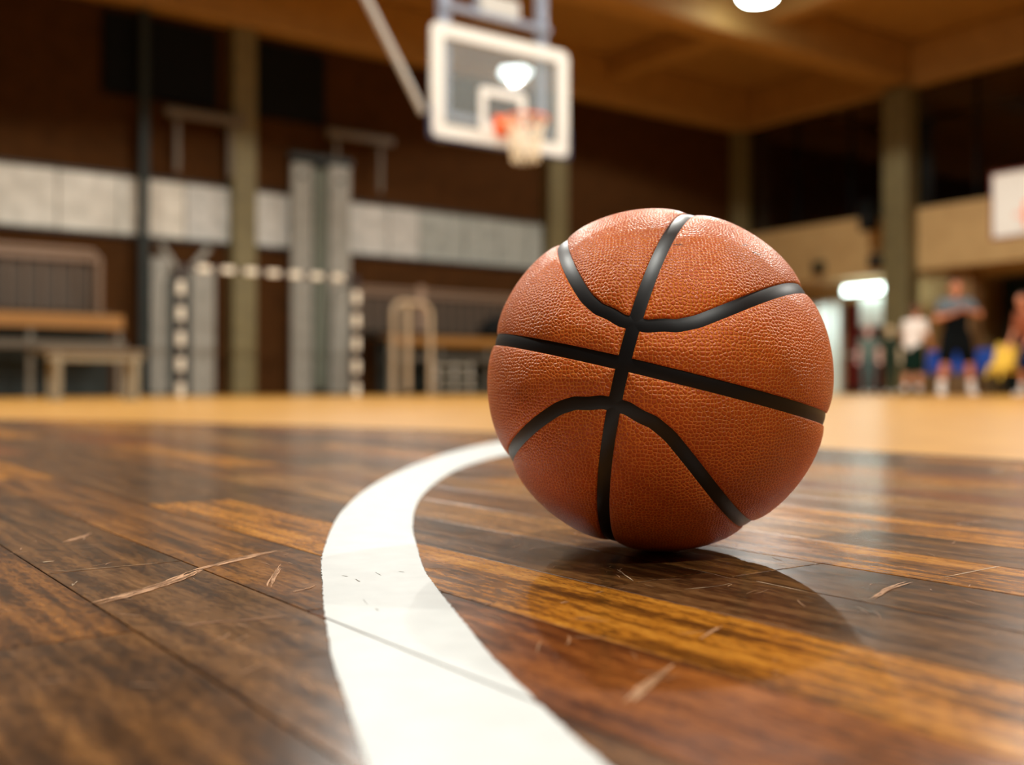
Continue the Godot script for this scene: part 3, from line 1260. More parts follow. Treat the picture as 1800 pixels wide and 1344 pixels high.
func side_board() -> void:
	# practice board on the right side, facing the court
	var t := thing("practice_backboard", "solid white practice backboard beside the gallery front", "backboard", at(17.7, 0, 9.23), PHI - PI / 2)
	var g := G.new()
	g.box(Vector3(0, 3.33, 0), Vector3(1.78, 1.16, 0.03), 0.008)
	part("board", g, mats.white_enamel, t)
	g = G.new()
	frame(g, rounded(1.80, 1.18, 0.02), rounded(1.72, 1.10, 0.01), 3.33, -0.02, 0.022)
	part("border", g, mats.dark_red, t)
	g = G.new()
	frame(g, rounded(0.59, 0.45, 0.02), rounded(0.50, 0.36, 0.01), 3.13, 0.012, 0.02)
	part("target_square", g, mats.orange_paint, t)
	g = G.new()
	g.tube(arc(Vector3(0, 3.05, 0.38), Vector3.RIGHT, Vector3.BACK, 0.235, 0, TAU * 31 / 32.0, 31), 0.011, 8, true)
	g.box(Vector3(0, 3.04, 0.09), Vector3(0.14, 0.05, 0.14), 0.01)
	part("rim", g, mats.orange_paint, t)
	g = G.new()
	for x in [-0.5, 0.5]:
		g.tube([Vector3(x, 3.7, -0.02), Vector3(x, 3.7, -(WALL_P - 17.7) + 0.02)], 0.035, 8)
		g.tube([Vector3(x, 3.0, -0.02), Vector3(x, 3.6, -(WALL_P - 17.7) + 0.02)], 0.03, 8)
	part("wall_arm", g, mats.dark_steel, t)

# ------------------------------------------------------------------ goal

func goal() -> void:
	var t := thing("handball_goal", "handball goal with white striped posts and crossbar before the end wall", "goal", at(6.97, 0, 16.5))
	var dark := mat("goal_dark", c8(44, 30, 26), 0.5)
	var white := mat("goal_white", c8(238, 226, 204), 0.45)
	for side in [-1.0, 1.0]:
		var g := G.new()
		g.box(Vector3(side * 1.54, 1.0, 0), Vector3(0.08, 2.0, 0.08), 0.004)
		var post := part("post", g, dark, t)
		for k in 5:
			g = G.new()
			var y0 := 0.4 * k
			g.box(Vector3(side * 1.54, y0 + 0.11, 0), Vector3(0.088, 0.22, 0.088), 0.004)
			part("white_band", g, white, post)
	var g2 := G.new()
	g2.box(Vector3(0, 2.04, 0), Vector3(3.16, 0.08, 0.08), 0.004)
	var bar := part("crossbar", g2, dark, t)
	for k in 7:
		g2 = G.new()
		g2.box(Vector3(-1.17 + 0.39 * k, 2.04, 0), Vector3(0.21, 0.088, 0.088), 0.004)
		part("white_band", g2, white, bar)
	for side in [-1.0, 1.0]:
		g2 = G.new()
		g2.tube([Vector3(side * 1.5, 1.98, -0.04), Vector3(side * 1.5, 1.9, -0.85), Vector3(side * 1.5, 0.03, -1.0), Vector3(side * 1.5, 0.03, -0.04)], 0.02, 8)
		part("net_stay", g2, mats.dark_steel, t)

# ------------------------------------------------------------------ frames on the end wall

func wall_frames() -> void:
	var g: G
	var steel := mottled("grey_metal", c8(126, 124, 114), c8(152, 148, 138), 0.4, 0.9, 51)
	var t := thing("wall_frame", "tall pair of pale grey uprights standing against the end wall behind the goal", "frame", at(9.1, 0, 19.2))
	for u in [[-0.64, -0.16, 4.55], [0.16, 0.68, 4.6]]:
		g = G.new()
		g.box(Vector3((u[0] + u[1]) / 2, u[2] / 2, 0), Vector3(u[1] - u[0] - 0.06, u[2], 0.10), 0.012)
		part("upright", g, steel, t)
	g = G.new()
	g.box(Vector3(0.02, 4.68, 0), Vector3(1.36, 0.14, 0.12), 0.01)
	part("head_rail", g, mats.dark_steel, t)
	g = G.new()
	g.box(Vector3(0.02, 2.3, -0.03), Vector3(0.30, 4.4, 0.04), 0.006)
	part("back_plate", g, mat("grey_green", c8(88, 92, 78), 0.6), t)
	for x in [-0.4, 0.42]:
		g = G.new()
		g.lathe([Vector2(0.06, 0.0), Vector2(0.06, 0.03), Vector2(0.0, 0.035)], Vector3(x, 4.3, 0.05), 14, Basis(Vector3.RIGHT, PI / 2))
		part("bolt_plate", g, mats.dark_steel, t)

	t = thing("wall_frame", "lower pair of grey uprights with slanting braces behind the left goal post", "frame", at(6.4, 0, 19.2))
	for u in [[-0.62, -0.30, 2.5], [0.10, 0.55, 2.4]]:
		g = G.new()
		g.box(Vector3((u[0] + u[1]) / 2, u[2] / 2, 0), Vector3(u[1] - u[0], u[2], 0.10), 0.012)
		part("upright", g, steel, t)
	for q in [[-0.46, -0.12, 2.75, 2.25], [0.45, 0.05, 2.75, 2.25]]:
		g = G.new()
		g.tube([Vector3(q[0], q[2], 0), Vector3(q[1], q[3], 0)], 0.06, 10)
		part("brace", g, steel, t)
	g = G.new()
	g.box(Vector3(-0.1, 1.1, -0.03), Vector3(0.42, 2.2, 0.04), 0.006)
	part("back_plate", g, mats.dark_steel, t)

	t = thing("steel_post", "slim dark green steel post rising up the end wall beside the bleachers", "post", at(5.62, 0, 19.1))
	g = G.new()
	g.box(Vector3(0, 3.45, 0), Vector3(0.16, 6.9, 0.16), 0.012)
	part("shaft", g, mats.dark_green, t)
	g = G.new()
	g.box(Vector3(0, 0.02, 0), Vector3(0.3, 0.04, 0.3), 0.006)
	part("foot_plate", g, mats.dark_green, t)

	t = thing("steel_rail", "dull steel bar high on the end wall between the dark post and the olive column", "rail", at(6.75, 5.15, 19.1), PHI, "high bars on the end wall")
	g = G.new()
	g.box(Vector3(0, 0, 0), Vector3(1.5, 0.16, 0.12), 0.01)
	part("bar", g, mat("dull_steel", c8(96, 84, 66), 0.55), t)
	for x in [-0.5, 0.5]:
		g = G.new()
		g.box(Vector3(x, -0.5, -0.1), Vector3(0.09, 1.1, 0.09), 0.008)
		part("strut", g, mats.dull_steel, t)
		g = G.new()
		g.box(Vector3(x, 0, -0.23), Vector3(0.10, 0.14, 0.34), 0.008)
		part("wall_bracket", g, mats.dull_steel, t)
	copy(t, "steel_rail", at(9.95, 5.22, 19.1), PHI, "dull steel bar high on the end wall above the tall pale uprights")

# ------------------------------------------------------------------ bleachers and bench

func stand(called: String, label: String, p0: float, p1: float, s0: float, seat_y: float) -> Node3D:
	var t := thing(called, label, "bleachers", at(p0, 0, s0), PHI, "bleachers along the end wall")
	var w := p1 - p0
	var g := G.new()
	var steel := mat("stand_steel", c8(104, 98, 86), 0.5, 0.1)
	# front seat board, foot boards, rear tier
	for k in 2:
		g = G.new()
		g.box(Vector3(w / 2, seat_y - 0.04 - 0.09 * k, -0.20 + 0.19 * k), Vector3(w, 0.045 if k == 0 else 0.16, 0.40 if k == 0 else 0.03), 0.008)
		part("seat_board", g, mats.seat_wood, t)
	g = G.new()
	g.box(Vector3(w / 2, seat_y * 0.62, -0.02), Vector3(w, 0.10, 0.30), 0.008)
	part("foot_board", g, mat("foot_board", c8(84, 76, 64), 0.6), t)
	g = G.new()
	g.box(Vector3(w / 2, seat_y + 0.02, -0.95), Vector3(w, 0.05, 0.9), 0.008)
	part("deck", g, mats.dark_steel, t)
	g = G.new()
	g.box(Vector3(w / 2, seat_y * 0.45, -0.55), Vector3(w - 0.1, seat_y * 0.88, 0.06), 0.0)
	part("skirt", g, mats.dark_green, t)
	var n := int(w / 1.35) + 1
	for k in n + 1:
		g = G.new()
		var x := clampf(w * k / n, 0.05, w - 0.05)
		g.box(Vector3(x, seat_y / 2 - 0.05, -0.08), Vector3(0.07, seat_y - 0.1, 0.07), 0.006)
		part("leg", g, steel, t)
	# guard rail: frame of tubes with slim bars
	var y0 := seat_y + 0.12
	var y1 := seat_y + 1.0
	var rail := mat("rail_paint", c8(116, 92, 72), 0.5)
	g = G.new()
	g.tube([Vector3(0.0, y0 - 0.1, -1.3), Vector3(0.0, y1 - 0.1, -1.3), Vector3(0.1, y1, -1.3), Vector3(w - 0.1, y1, -1.3), Vector3(w, y1 - 0.1, -1.3), Vector3(w, y0 - 0.1, -1.3)], 0.045, 10)
	var top := part("guard_rail", g, rail, t)
	g = G.new()
	g.box(Vector3(w / 2, y1 - 0.10, -1.3), Vector3(w, 0.10, 0.04), 0.006)
	part("top_board", g, rail, top)
	g = G.new()
	g.box(Vector3(w / 2, y0 + 0.4, -1.36), Vector3(w - 0.1, 0.78, 0.02), 0.0)
	part("back_panel", g, mat("guard_panel", c8(64, 50, 36), 0.7), top)
	var bars := int(w / 0.22)
	for k in bars:
		g = G.new()
		g.box(Vector3(w * (k + 0.5) / bars, (y0 + y1) / 2, -1.3), Vector3(0.018, y1 - y0, 0.018), 0.003)
		part("bar", g, rail, top)
	return t

func bleachers() -> void:
	stand("bleachers", "wooden-seated bleachers with a brown guard rail left of the goal", -4.2, 4.15, 15.0, 1.15)
	var r := stand("bleachers", "wooden-seated bleachers with a brown guard rail between goal and ball", 9.9, 14.6, 17.8, 1.18)
	var g := G.new()
	var t := r
	g = G.new()
	g.box(Vector3(1.45, 1.8, -1.26), Vector3(0.18, 0.95, 0.05), 0.01)
	part("rail_post", g, mat("rail_post", c8(150, 122, 100), 0.5), t)

	t = thing("stair_handrail", "bent pale tube handrail beside the steps of the right bleachers", "handrail", at(10.15, 0, 17.2))
	var tube := mat("handrail_paint", c8(184, 160, 128), 0.45)
	g = G.new()
	var path := [Vector3(-0.5, 0.02, 0), Vector3(-0.5, 1.55, 0)]
	path.append_array(arc(Vector3(-0.3, 1.55, 0), Vector3.LEFT, Vector3.UP, 0.2, 0.1, PI / 2, 5))
	path.append(Vector3(0.05, 1.74, 0))
	path.append_array(arc(Vector3(0.05, 1.49, 0), Vector3.UP, Vector3.RIGHT, 0.25, 0.1, PI / 2, 6))
	path.append(Vector3(0.3, 0.02, 0))
	g.tube(path, 0.045, 10)
	part("tube", g, tube, t)
	g = G.new()
	g.box(Vector3(-0.2, 0.9, 0), Vector3(0.10, 1.66, 0.03), 0.005)
	part("mid_slat", g, tube, t)
	t = thing("step_block", "grey stepped block leading up to the right bleachers", "steps", at(10.2, 0, 17.35))
	for k in 3:
		g = G.new()
		g.box(Vector3(0.92, 0.12 + 0.22 * k, -0.08 * k), Vector3(0.9, 0.05, 0.24), 0.008)
		part("tread", g, mat("step_grey", c8(150, 142, 124), 0.6), t)
	for x in [0.52, 0.95, 1.32]:
		g = G.new()
		g.box(Vector3(x, 0.31, -0.10), Vector3(0.06, 0.62, 0.06), 0.006)
		part("leg", g, mats.pale_steel, t)

	t = thing("sports_bag", "black sports bag lying on the bleacher seat beside the ball", "bag", at(12.5, 1.165, 17.98))
	g = G.new()
	g.net([[Vector3(-0.22, 0.17, 0), Vector3(0.22, 0.17, 0), 0.165, 0.165], [Vector3(-0.1, 0.3, 0), Vector3(0.14, 0.34, 0), 0.14, 0.12]], 0.025, 0.05)
	part("body", g, mats.black_plastic, t)
	g = G.new()
	g.tube(arc(Vector3(0, 0.42, 0.05), Vector3.RIGHT, Vector3.UP, 0.14, 0.0, PI, 10), 0.014, 6)
	part("handle", g, mats.black_rubber, t)

	t = thing("low_bench", "low steel bench standing in front of the left bleachers", "bench", at(2.25, 0, 11.05))
	var steel := mat("bench_steel", c8(150, 140, 118), 0.4, 0.2)
	g = G.new()
	g.box(Vector3(0.5, 0.49, 0), Vector3(0.98, 0.05, 0.36), 0.01)
	part("top", g, mat("bench_top", c8(98, 82, 60), 0.5), t)
	g = G.new()
	g.box(Vector3(0.5, 0.42, 0.14), Vector3(0.9, 0.06, 0.03), 0.004)
	part("apron", g, steel, t)
	for x in [0.14, 0.88]:
		for z in [-0.14, 0.14]:
			g = G.new()
			g.box(Vector3(x, 0.235, z), Vector3(0.07, 0.47, 0.06), 0.005)
			part("leg", g, steel, t)

# ------------------------------------------------------------------ bay under the gallery

func gallery_bay() -> void:
	var g: G
	# doors in the bay wall at p = 23.6: local x runs along -s, local +z faces the court
	var d := shell("door_1", "open doorway into a bright white lobby under the gallery")
	d.position = at(23.6, 0, 18.2)
	d.rotation.y = PHI - PI / 2
	for x in [-0.51, 0.51]:
		g = G.new()
		g.box(Vector3(x, 1.23, -0.1), Vector3(0.06, 2.46, 0.34), 0.006)
		part("jamb", g, mats.pale_steel, d)
	g = G.new()
	g.box(Vector3(0, 2.49, -0.1), Vector3(1.08, 0.06, 0.34), 0.006)
	part("lintel", g, mats.pale_steel, d)
	var o := thing("lobby_lamp", "white tube lamp on the ceiling of the lobby behind the doorway", "lamp", at(24.5, 2.70, 18.2), PHI - PI / 2)
	var shine := mat("lobby_glow", Color.WHITE, 0.5)
	shine.emission_enabled = true
	shine.emission = Color(0.95, 1.0, 1.0)
	shine.emission_energy_multiplier = 4.0
	g = G.new()
	g.box(Vector3(0, 0.03, 0), Vector3(1.2, 0.05, 0.16), 0.015)
	part("diffuser", g, shine, o)
	g = G.new()
	g.box(Vector3(0, 0.10, 0), Vector3(1.24, 0.09, 0.2), 0.01)
	part("housing", g, mats.white_enamel, o)
	var al := AreaLight3D.new()
	al.name = "lobby_light"
	al.light_color = Color(0.95, 1.0, 1.0)
	al.light_energy = 4.0
	al.area_size = Vector2(1.1, 0.14)
	al.area_range = 30.0
	al.area_attenuation = 2.0
	al.shadow_enabled = true
	al.position = Vector3(0, -0.01, 0)
	al.rotation.x = -PI / 2
	o.add_child(al)
	d = shell("door_2", "dark red double door with push bars under the gallery")
	d.position = at(23.6, 0, 16.7)
	d.rotation.y = PHI - PI / 2
	for x in [-0.44, 0.44]:
		g = G.new()
		g.box(Vector3(x, 1.2, 0.03), Vector3(0.86, 2.4, 0.06), 0.008)
		var leaf := part("leaf", g, mats.dark_red, d)
		g = G.new()
		g.box(Vector3(x, 1.02, 0.10), Vector3(0.74, 0.10, 0.06), 0.01)
		part("push_bar", g, mats.pale_steel, leaf)
		g = G.new()
		g.box(Vector3(x, 0.07, 0.07), Vector3(0.86, 0.14, 0.02), 0.002)
		part("kick_plate", g, mats.black_rubber, leaf)

	# fluorescent fitting hung under the gallery
	var t := thing("tube_lamp", "bright white fluorescent fitting hanging under the gallery over the red door", "lamp", at(22.4, 2.60, 16.0), PHI - PI / 2)
	var glow := mat("tube_glow", Color.WHITE, 0.5)
	glow.emission_enabled = true
	glow.emission = Color(0.9, 1.0, 0.97)
	glow.emission_energy_multiplier = 8.0
	g = G.new()
	g.box(Vector3.ZERO, Vector3(1.5, 0.20, 0.12), 0.04)
	part("diffuser", g, glow, t)
	g = G.new()
	g.box(Vector3(0, 0.12, 0), Vector3(1.52, 0.04, 0.14), 0.01)
	part("housing", g, mats.white_enamel, t)
	g = G.new()
	for x in [-0.5, 0.5]:
		g.tube([Vector3(x, 0.14, 0), Vector3(x, 0.25, 0)], 0.012, 6)
	part("hanger", g, mats.dark_steel, t)
	for side in [-1.0, 1.0]:
		var l := AreaLight3D.new()
		l.name = "tube_light"
		l.light_color = Color(0.9, 1.0, 0.97)
		l.light_energy = 0.4
		l.area_size = Vector2(1.4, 0.18)
		l.area_range = 60.0
		l.area_attenuation = 2.0
		l.shadow_enabled = true
		l.position = Vector3(0, 0, 0.075 * side)
		l.rotation.y = PI if side > 0 else 0.0
		t.add_child(l)

	t = thing("notice_board", "white square notice board on the wall below the fluorescent lamp", "board", at(22.74, 1.70, 15.75), PHI - PI / 2)
	g = G.new()
	g.box(Vector3(0, 0.37, 0), Vector3(1.50, 0.74, 0.03), 0.006)
	part("sheet", g, mat("board_white", c8(214, 218, 212), 0.5), t)
	g = G.new()
	frame(g, rounded(1.54, 0.78, 0.02), rounded(1.48, 0.72, 0.01), 0.37, -0.02, 0.02)
	part("surround", g, mats.pale_steel, t)
	g = G.new()
	for x in [-0.4, 0.4]:
		g.tube([Vector3(x, -1.69, -0.02), Vector3(x, 0.74, -0.02)], 0.016, 6)
		g.box(Vector3(x, -1.685, -0.02), Vector3(0.06, 0.03, 0.4), 0.004)
	part("stand_leg", g, mats.dark_steel, t)

	# loudspeaker on the column and two small boxes on the gallery front
	t = thing("loudspeaker", "black loudspeaker fixed to the olive column above the gallery front", "loudspeaker", at(21.05, 3.8, 15.06), PHI - PI / 2)
	g = G.new()
	g.box(Vector3(0, 0.36, 0), Vector3(0.34, 0.70, 0.34), 0.03, Basis(Vector3.RIGHT, 0.15))
	var cab := part("cabinet", g, mats.black_plastic, t)
	g = G.new()
	g.lathe([Vector2(0.12, 0.0), Vector2(0.10, 0.02), Vector2(0.0, 0.01)], Vector3(0, 0.24, 0.19), 16, Basis(Vector3.RIGHT, PI / 2 + 0.15))
	part("cone", g, mats.black_rubber, cab)
	g = G.new()
	g.box(Vector3(0.15, 0.36, -0.16), Vector3(0.12, 0.08, 0.30), 0.006)
	part("wall_bracket", g, mats.dark_steel, t)
	for q in [[16.9, "small olive box fixed on the beige gallery front", c8(86, 80, 52)], [15.25, "small black box fixed on the beige gallery front beside the column", c8(24, 24, 22)]]:
		t = thing("wall_box", q[1], "box", at(WALL_P - 0.10, 3.0, q[0]), PHI - PI / 2)
		g = G.new()
		g.box(Vector3(0, 0.16, 0), Vector3(0.32, 0.30, 0.18), 0.02)
		var bx := part("case", g, mat(q[1].substr(6, 5), q[2], 0.6), t)
		g = G.new()
		g.box(Vector3(0, 0.16, 0.093), Vector3(0.24, 0.22, 0.01), 0.004)
		part("grille", g, mats.black_rubber, bx)

	# dark curtain in soft folds, added to keep the open bay near black
	t = thing("added_bay_curtain", "added dark green curtain that darkens the bay behind the plastic chairs", "curtain", at(24.3, 0, 9.4), PHI - PI / 2)
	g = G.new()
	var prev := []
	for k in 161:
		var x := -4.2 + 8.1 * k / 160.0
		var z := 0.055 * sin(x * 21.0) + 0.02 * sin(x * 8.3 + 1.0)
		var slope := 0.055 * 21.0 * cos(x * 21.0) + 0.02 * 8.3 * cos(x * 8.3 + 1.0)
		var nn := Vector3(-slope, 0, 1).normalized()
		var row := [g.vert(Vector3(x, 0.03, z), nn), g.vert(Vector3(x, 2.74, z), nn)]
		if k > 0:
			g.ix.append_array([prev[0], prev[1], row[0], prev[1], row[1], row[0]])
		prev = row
	part("cloth", g, cloth("added_curtain_cloth", c8(26, 36, 32)), t)
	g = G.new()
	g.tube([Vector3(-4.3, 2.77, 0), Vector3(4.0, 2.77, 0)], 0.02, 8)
	part("added_curtain_rod", g, mats.dark_steel, t)
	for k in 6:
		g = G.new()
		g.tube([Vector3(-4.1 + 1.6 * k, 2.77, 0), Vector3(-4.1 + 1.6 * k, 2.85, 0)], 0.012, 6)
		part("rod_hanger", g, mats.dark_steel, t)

	# plastic chairs along the bay
	var chair := make_chair(mats.blue_plastic)
	chair.position = at(19.4, 0, 12.4)
	chair.rotation.y = PHI - PI / 2
	tag(chair, "blue plastic chair at the end of the row near the tan pier", "chair", "plastic chairs under the gallery")
	copy(chair, "plastic_chair", at(19.4, 0, 11.85), PHI - PI / 2, "blue plastic chair behind the legs of the person in black")
	copy(chair, "plastic_chair", at(19.4, 0, 11.33), PHI - PI / 2, "blue plastic chair next to the yellow one")
	var y := make_chair(mats.yellow_plastic)
	y.position = at(19.3, 0, 10.78)
	y.rotation.y = PHI - PI / 2
	tag(y, "yellow plastic chair at the end of the blue row under the gallery", "chair", "plastic chairs under the gallery")
	var b := thing("yellow_bib", "bright yellow bib draped over the yellow chair", "bib", at(19.05, 0.47, 10.78), PHI - PI / 2)
	g = G.new()
	g.net([[Vector3(-0.16, 0.06, -0.05), Vector3(0.16, 0.06, -0.05), 0.06, 0.06], [Vector3(-0.15, 0.1, -0.2), Vector3(-0.12, 0.48, -0.26), 0.06, 0.05], [Vector3(0.15, 0.1, -0.2), Vector3(0.12, 0.48, -0.26), 0.06, 0.05], [Vector3(0, 0.1, -0.2), Vector3(0, 0.45, -0.26), 0.07, 0.06], [Vector3(-0.12, 0.05, 0.05), Vector3(-0.14, -0.12, 0.14), 0.04, 0.03], [Vector3(0.12, 0.05, 0.05), Vector3(0.12, -0.16, 0.14), 0.04, 0.03]], 0.025, 0.04)
	part("cloth", g, mat("bib_yellow", c8(240, 196, 70), 0.7), b)

func make_chair(shell_mat: Material) -> Node3D:
	var t := Node3D.new()
	t.name = numbered("plastic_chair")
	add_child(t)
	var g := G.new()
	g.box(Vector3(0, 0.44, 0), Vector3(0.46, 0.045, 0.44), 0.02)
	part("seat", g, shell_mat, t)
	g = G.new()
	g.box(Vector3(0, 0.70, -0.22), Vector3(0.46, 0.42, 0.04), 0.018, Basis(Vector3.RIGHT, -0.18))
	part("backrest", g, shell_mat, t)
	for x in [-0.19, 0.19]:
		for z in [-0.18, 0.18]:
			g = G.new()
			g.tube([Vector3(x, 0.43, z), Vector3(x * 1.1, 0.0, z * 1.15)], 0.014, 8)
			part("leg", g, mats.dark_steel, t)
	return t

# ------------------------------------------------------------------ people

func cloth(called: String, c: Color) -> StandardMaterial3D:
	var m := mat(called, c, 0.9)
	m.metallic_specular = 0.2
	return m

func tilt(k: float, lean: Vector3, x: float, y: float, z: float) -> Vector3:
	return (Vector3(x, y, z) + lean * clampf((y - 0.95) / 0.7, 0.0, 1.0)) * k

func facing(v: Vector3) -> float:
	return atan2(-v.x, -v.z)

func person(where: Vector3, turn: float, label: String, h: float, pose: Dictionary, look: Dictionary) -> void:
	# built facing +z, 1.75 m tall, then scaled to height h
	var t := thing("person", label, "person", where, turn, "people at the far side of the hall")
	var k := h / 1.75
	var skin := mat("skin_" + look.skin_name, look.skin, 0.55)
	var lean: Vector3 = pose.get("lean", Vector3.ZERO)
	var hip := [k * Vector3(-0.095, 0.92, 0.0), k * Vector3(0.095, 0.92, 0.0)]
	var sho := [tilt(k, lean, -0.185, 1.41, 0.0), tilt(k, lean, 0.185, 1.41, 0.0)]
	var elbow: Array = pose.elbow.map(func(q): return q * k)
	var wrist: Array = pose.wrist.map(func(q): return q * k)
	var knee: Array = pose.knee.map(func(q): return q * k)
	var ankle: Array = pose.ankle.map(func(q): return q * k)
	var torso := [
		[k * Vector3(-0.08, 0.93, -0.01), k * Vector3(0.08, 0.93, -0.01), 0.105 * k, 0.105 * k],
		[k * Vector3(-0.055, 0.98, 0), tilt(k, lean, -0.085, 1.33, 0.0), 0.098 * k, 0.102 * k],
		[k * Vector3(0.055, 0.98, 0), tilt(k, lean, 0.085, 1.33, 0.0), 0.098 * k, 0.102 * k],
		[tilt(k, lean, 0, 1.41, -0.01), sho[0], 0.07 * k, 0.055 * k],
		[tilt(k, lean, 0, 1.41, -0.01), sho[1], 0.07 * k, 0.055 * k],
	]
	var body := torso.duplicate()
	body.append([tilt(k, lean, 0, 1.42, -0.01), tilt(k, lean, 0, 1.54, 0.01), 0.058 * k, 0.052 * k])
	for i in 2:
		body.append([sho[i], elbow[i], 0.052 * k, 0.042 * k])
		body.append([elbow[i], wrist[i], 0.042 * k, 0.028 * k])
		body.append([hip[i], knee[i], 0.088 * k, 0.056 * k])
		body.append([knee[i], knee[i].lerp(ankle[i], 0.35) + k * Vector3(0, 0, -0.012), 0.054 * k, 0.055 * k])
		body.append([knee[i].lerp(ankle[i], 0.35) + k * Vector3(0, 0, -0.012), ankle[i], 0.055 * k, 0.036 * k])
	var g := G.new()
	g.net(body, 0.018, 0.03 * k)
	# head
	var hc: Vector3 = tilt(k, lean, 0, 1.645, 0.02)
	var head := [
		[hc + k * Vector3(0, 0.025, -0.02), hc + k * Vector3(0, 0.02, 0.005), 0.083 * k, 0.082 * k],
		[hc + k * Vector3(0, -0.04, 0.02), hc + k * Vector3(0, -0.075, 0.045), 0.062 * k, 0.042 * k],
		[hc + k * Vector3(0, 0.0, 0.085), hc + k * Vector3(0, -0.03, 0.098), 0.010 * k, 0.014 * k],
		[hc + k * Vector3(-0.082, 0.012, -0.005), hc + k * Vector3(-0.084, -0.02, -0.005), 0.016 * k, 0.012 * k],
		[hc + k * Vector3(0.082, 0.012, -0.005), hc + k * Vector3(0.084, -0.02, -0.005), 0.016 * k, 0.012 * k],
		[tilt(k, lean, 0, 1.50, 0.0), hc + k * Vector3(0, -0.05, -0.015), 0.05 * k, 0.055 * k],
	]
	g.net(head, 0.009, 0.018 * k)
	# hands: palm and five unequal, slightly bent fingers
	for i in 2:
		var fwd: Vector3 = (wrist[i] - elbow[i]).normalized()
		var side: Vector3 = fwd.cross(Vector3.UP if absf(fwd.y) < 0.9 else Vector3.BACK).normalized()
		var nrm := side.cross(fwd).normalized()
		var hand := [[wrist[i], wrist[i] + fwd * 0.03 * k, 0.027 * k, 0.026 * k]]
		for e in 4:
			var o := side * (e - 1.5) * 0.019 * k
			hand.append([wrist[i] + fwd * 0.03 * k + o * 0.7, wrist[i] + fwd * 0.085 * k + o, 0.014 * k, 0.012 * k])
			var len_: float = [0.052, 0.066, 0.072, 0.064][e] * k
			var a: Vector3 = wrist[i] + fwd * 0.088 * k + o
			var b: Vector3 = a + (fwd * 0.93 + nrm * 0.35).normalized() * len_ * 0.55
			hand.append([a, b, 0.0098 * k, 0.009 * k])
			hand.append([b, b + (fwd * 0.7 + nrm * 0.7).normalized() * len_ * 0.5, 0.009 * k, 0.0078 * k])
		var th: Vector3 = wrist[i] + fwd * 0.03 * k + side * 0.026 * k
		hand.append([th, th + (fwd * 0.7 + side * 0.6 + nrm * 0.3).normalized() * 0.038 * k, 0.0125 * k, 0.0105 * k])
		hand.append([th + (fwd * 0.7 + side * 0.6 + nrm * 0.3).normalized() * 0.038 * k, th + (fwd * 0.95 + side * 0.5 + nrm * 0.4).normalized() * 0.068 * k, 0.0105 * k, 0.0085 * k])
		g.net(hand, 0.0055, 0.006)
	part("body", g, skin, t)
	g = G.new()
	for x in [-0.032, 0.032]:
		g.ball(hc + k * Vector3(x, 0.005, 0.079), Vector3(0.013, 0.007, 0.007) * k, 10)
	part("eyes", g, mat("eye_dark", c8(30, 24, 20), 0.3), t)
	g = G.new()
	g.ball(hc + k * Vector3(0, -0.062, 0.084), Vector3(0.024, 0.006, 0.008) * k, 10)
	part("mouth", g, mat("lip", c8(140, 70, 60), 0.5), t)
	# hair
	g = G.new()
	g.net([[hc + k * Vector3(0, 0.04, -0.022), hc + k * Vector3(0, 0.03, 0.0), 0.088 * k, 0.085 * k], [hc + k * Vector3(0, -0.01, -0.045), hc + k * Vector3(0, -0.05, -0.05), 0.066 * k, 0.05 * k]], 0.010, 0.02 * k, [Plane(Vector3(0, -0.75, 0.66).normalized(), hc + k * Vector3(0, 0.035, 0.02))])
	part("hair", g, mat("hair_" + look.hair_name, look.hair, 0.6), t)
	# shirt with sleeves, cut at the hem
	var shirt := []
	for b in torso:
		shirt.append([b[0], b[1], b[2] + 0.014 * k, b[3] + 0.014 * k])
	for i in 2:
		shirt.append([sho[i], sho[i].lerp(elbow[i], look.get("sleeve", 0.6)), 0.07 * k, 0.062 * k])
	if look.get("long", false):
		for x in [-0.09, 0.0, 0.09]:
			shirt.append([k * Vector3(x, 0.94, 0), k * Vector3(x * 1.15, 0.72, 0), 0.118 * k, 0.122 * k])
	g = G.new()
	g.net(shirt, 0.02, 0.03 * k, [Plane(Vector3.DOWN, -look.get("hem", 0.88) * k)])
	part("shirt", g, cloth("cloth_" + look.top_name, look.top), t)
	if look.has("yoke"):
		g = G.new()
		var yoke := []
		for b in torso:
			yoke.append([b[0], b[1], b[2] + 0.022 * k, b[3] + 0.022 * k])
		for i in 2:
			yoke.append([sho[i], sho[i].lerp(elbow[i], 0.5), 0.078 * k, 0.07 * k])
		g.net(yoke, 0.02, 0.03 * k, [Plane(Vector3.DOWN, -1.27 * k), Plane(Vector3.UP, tilt(k, lean, 0, 1.49, 0).y)])
		part("shirt_yoke", g, mat("cloth_yoke", look.yoke, 0.8), t)
	# shorts or trousers
	var legs := [[k * Vector3(-0.08, 0.93, -0.01), k * Vector3(0.08, 0.93, -0.01), 0.118 * k, 0.118 * k]]
	for i in 2:
		var cut: float = look.get("leg", 0.8)
		if cut <= 1.0:
			legs.append([hip[i], hip[i].lerp(knee[i], cut), 0.122 * k, 0.118 * k])
		else:
			legs.append([hip[i], knee[i], 0.104 * k, 0.078 * k])
			legs.append([knee[i], ankle[i] + k * Vector3(0, 0.02, 0), 0.078 * k, 0.062 * k])
	g = G.new()
	g.net(legs, 0.02, 0.02 * k, [Plane(Vector3.UP, 1.0 * k)])
	part("shorts" if look.get("leg", 0.8) <= 1.0 else "trousers", g, cloth("cloth_" + look.low_name, look.low), t)
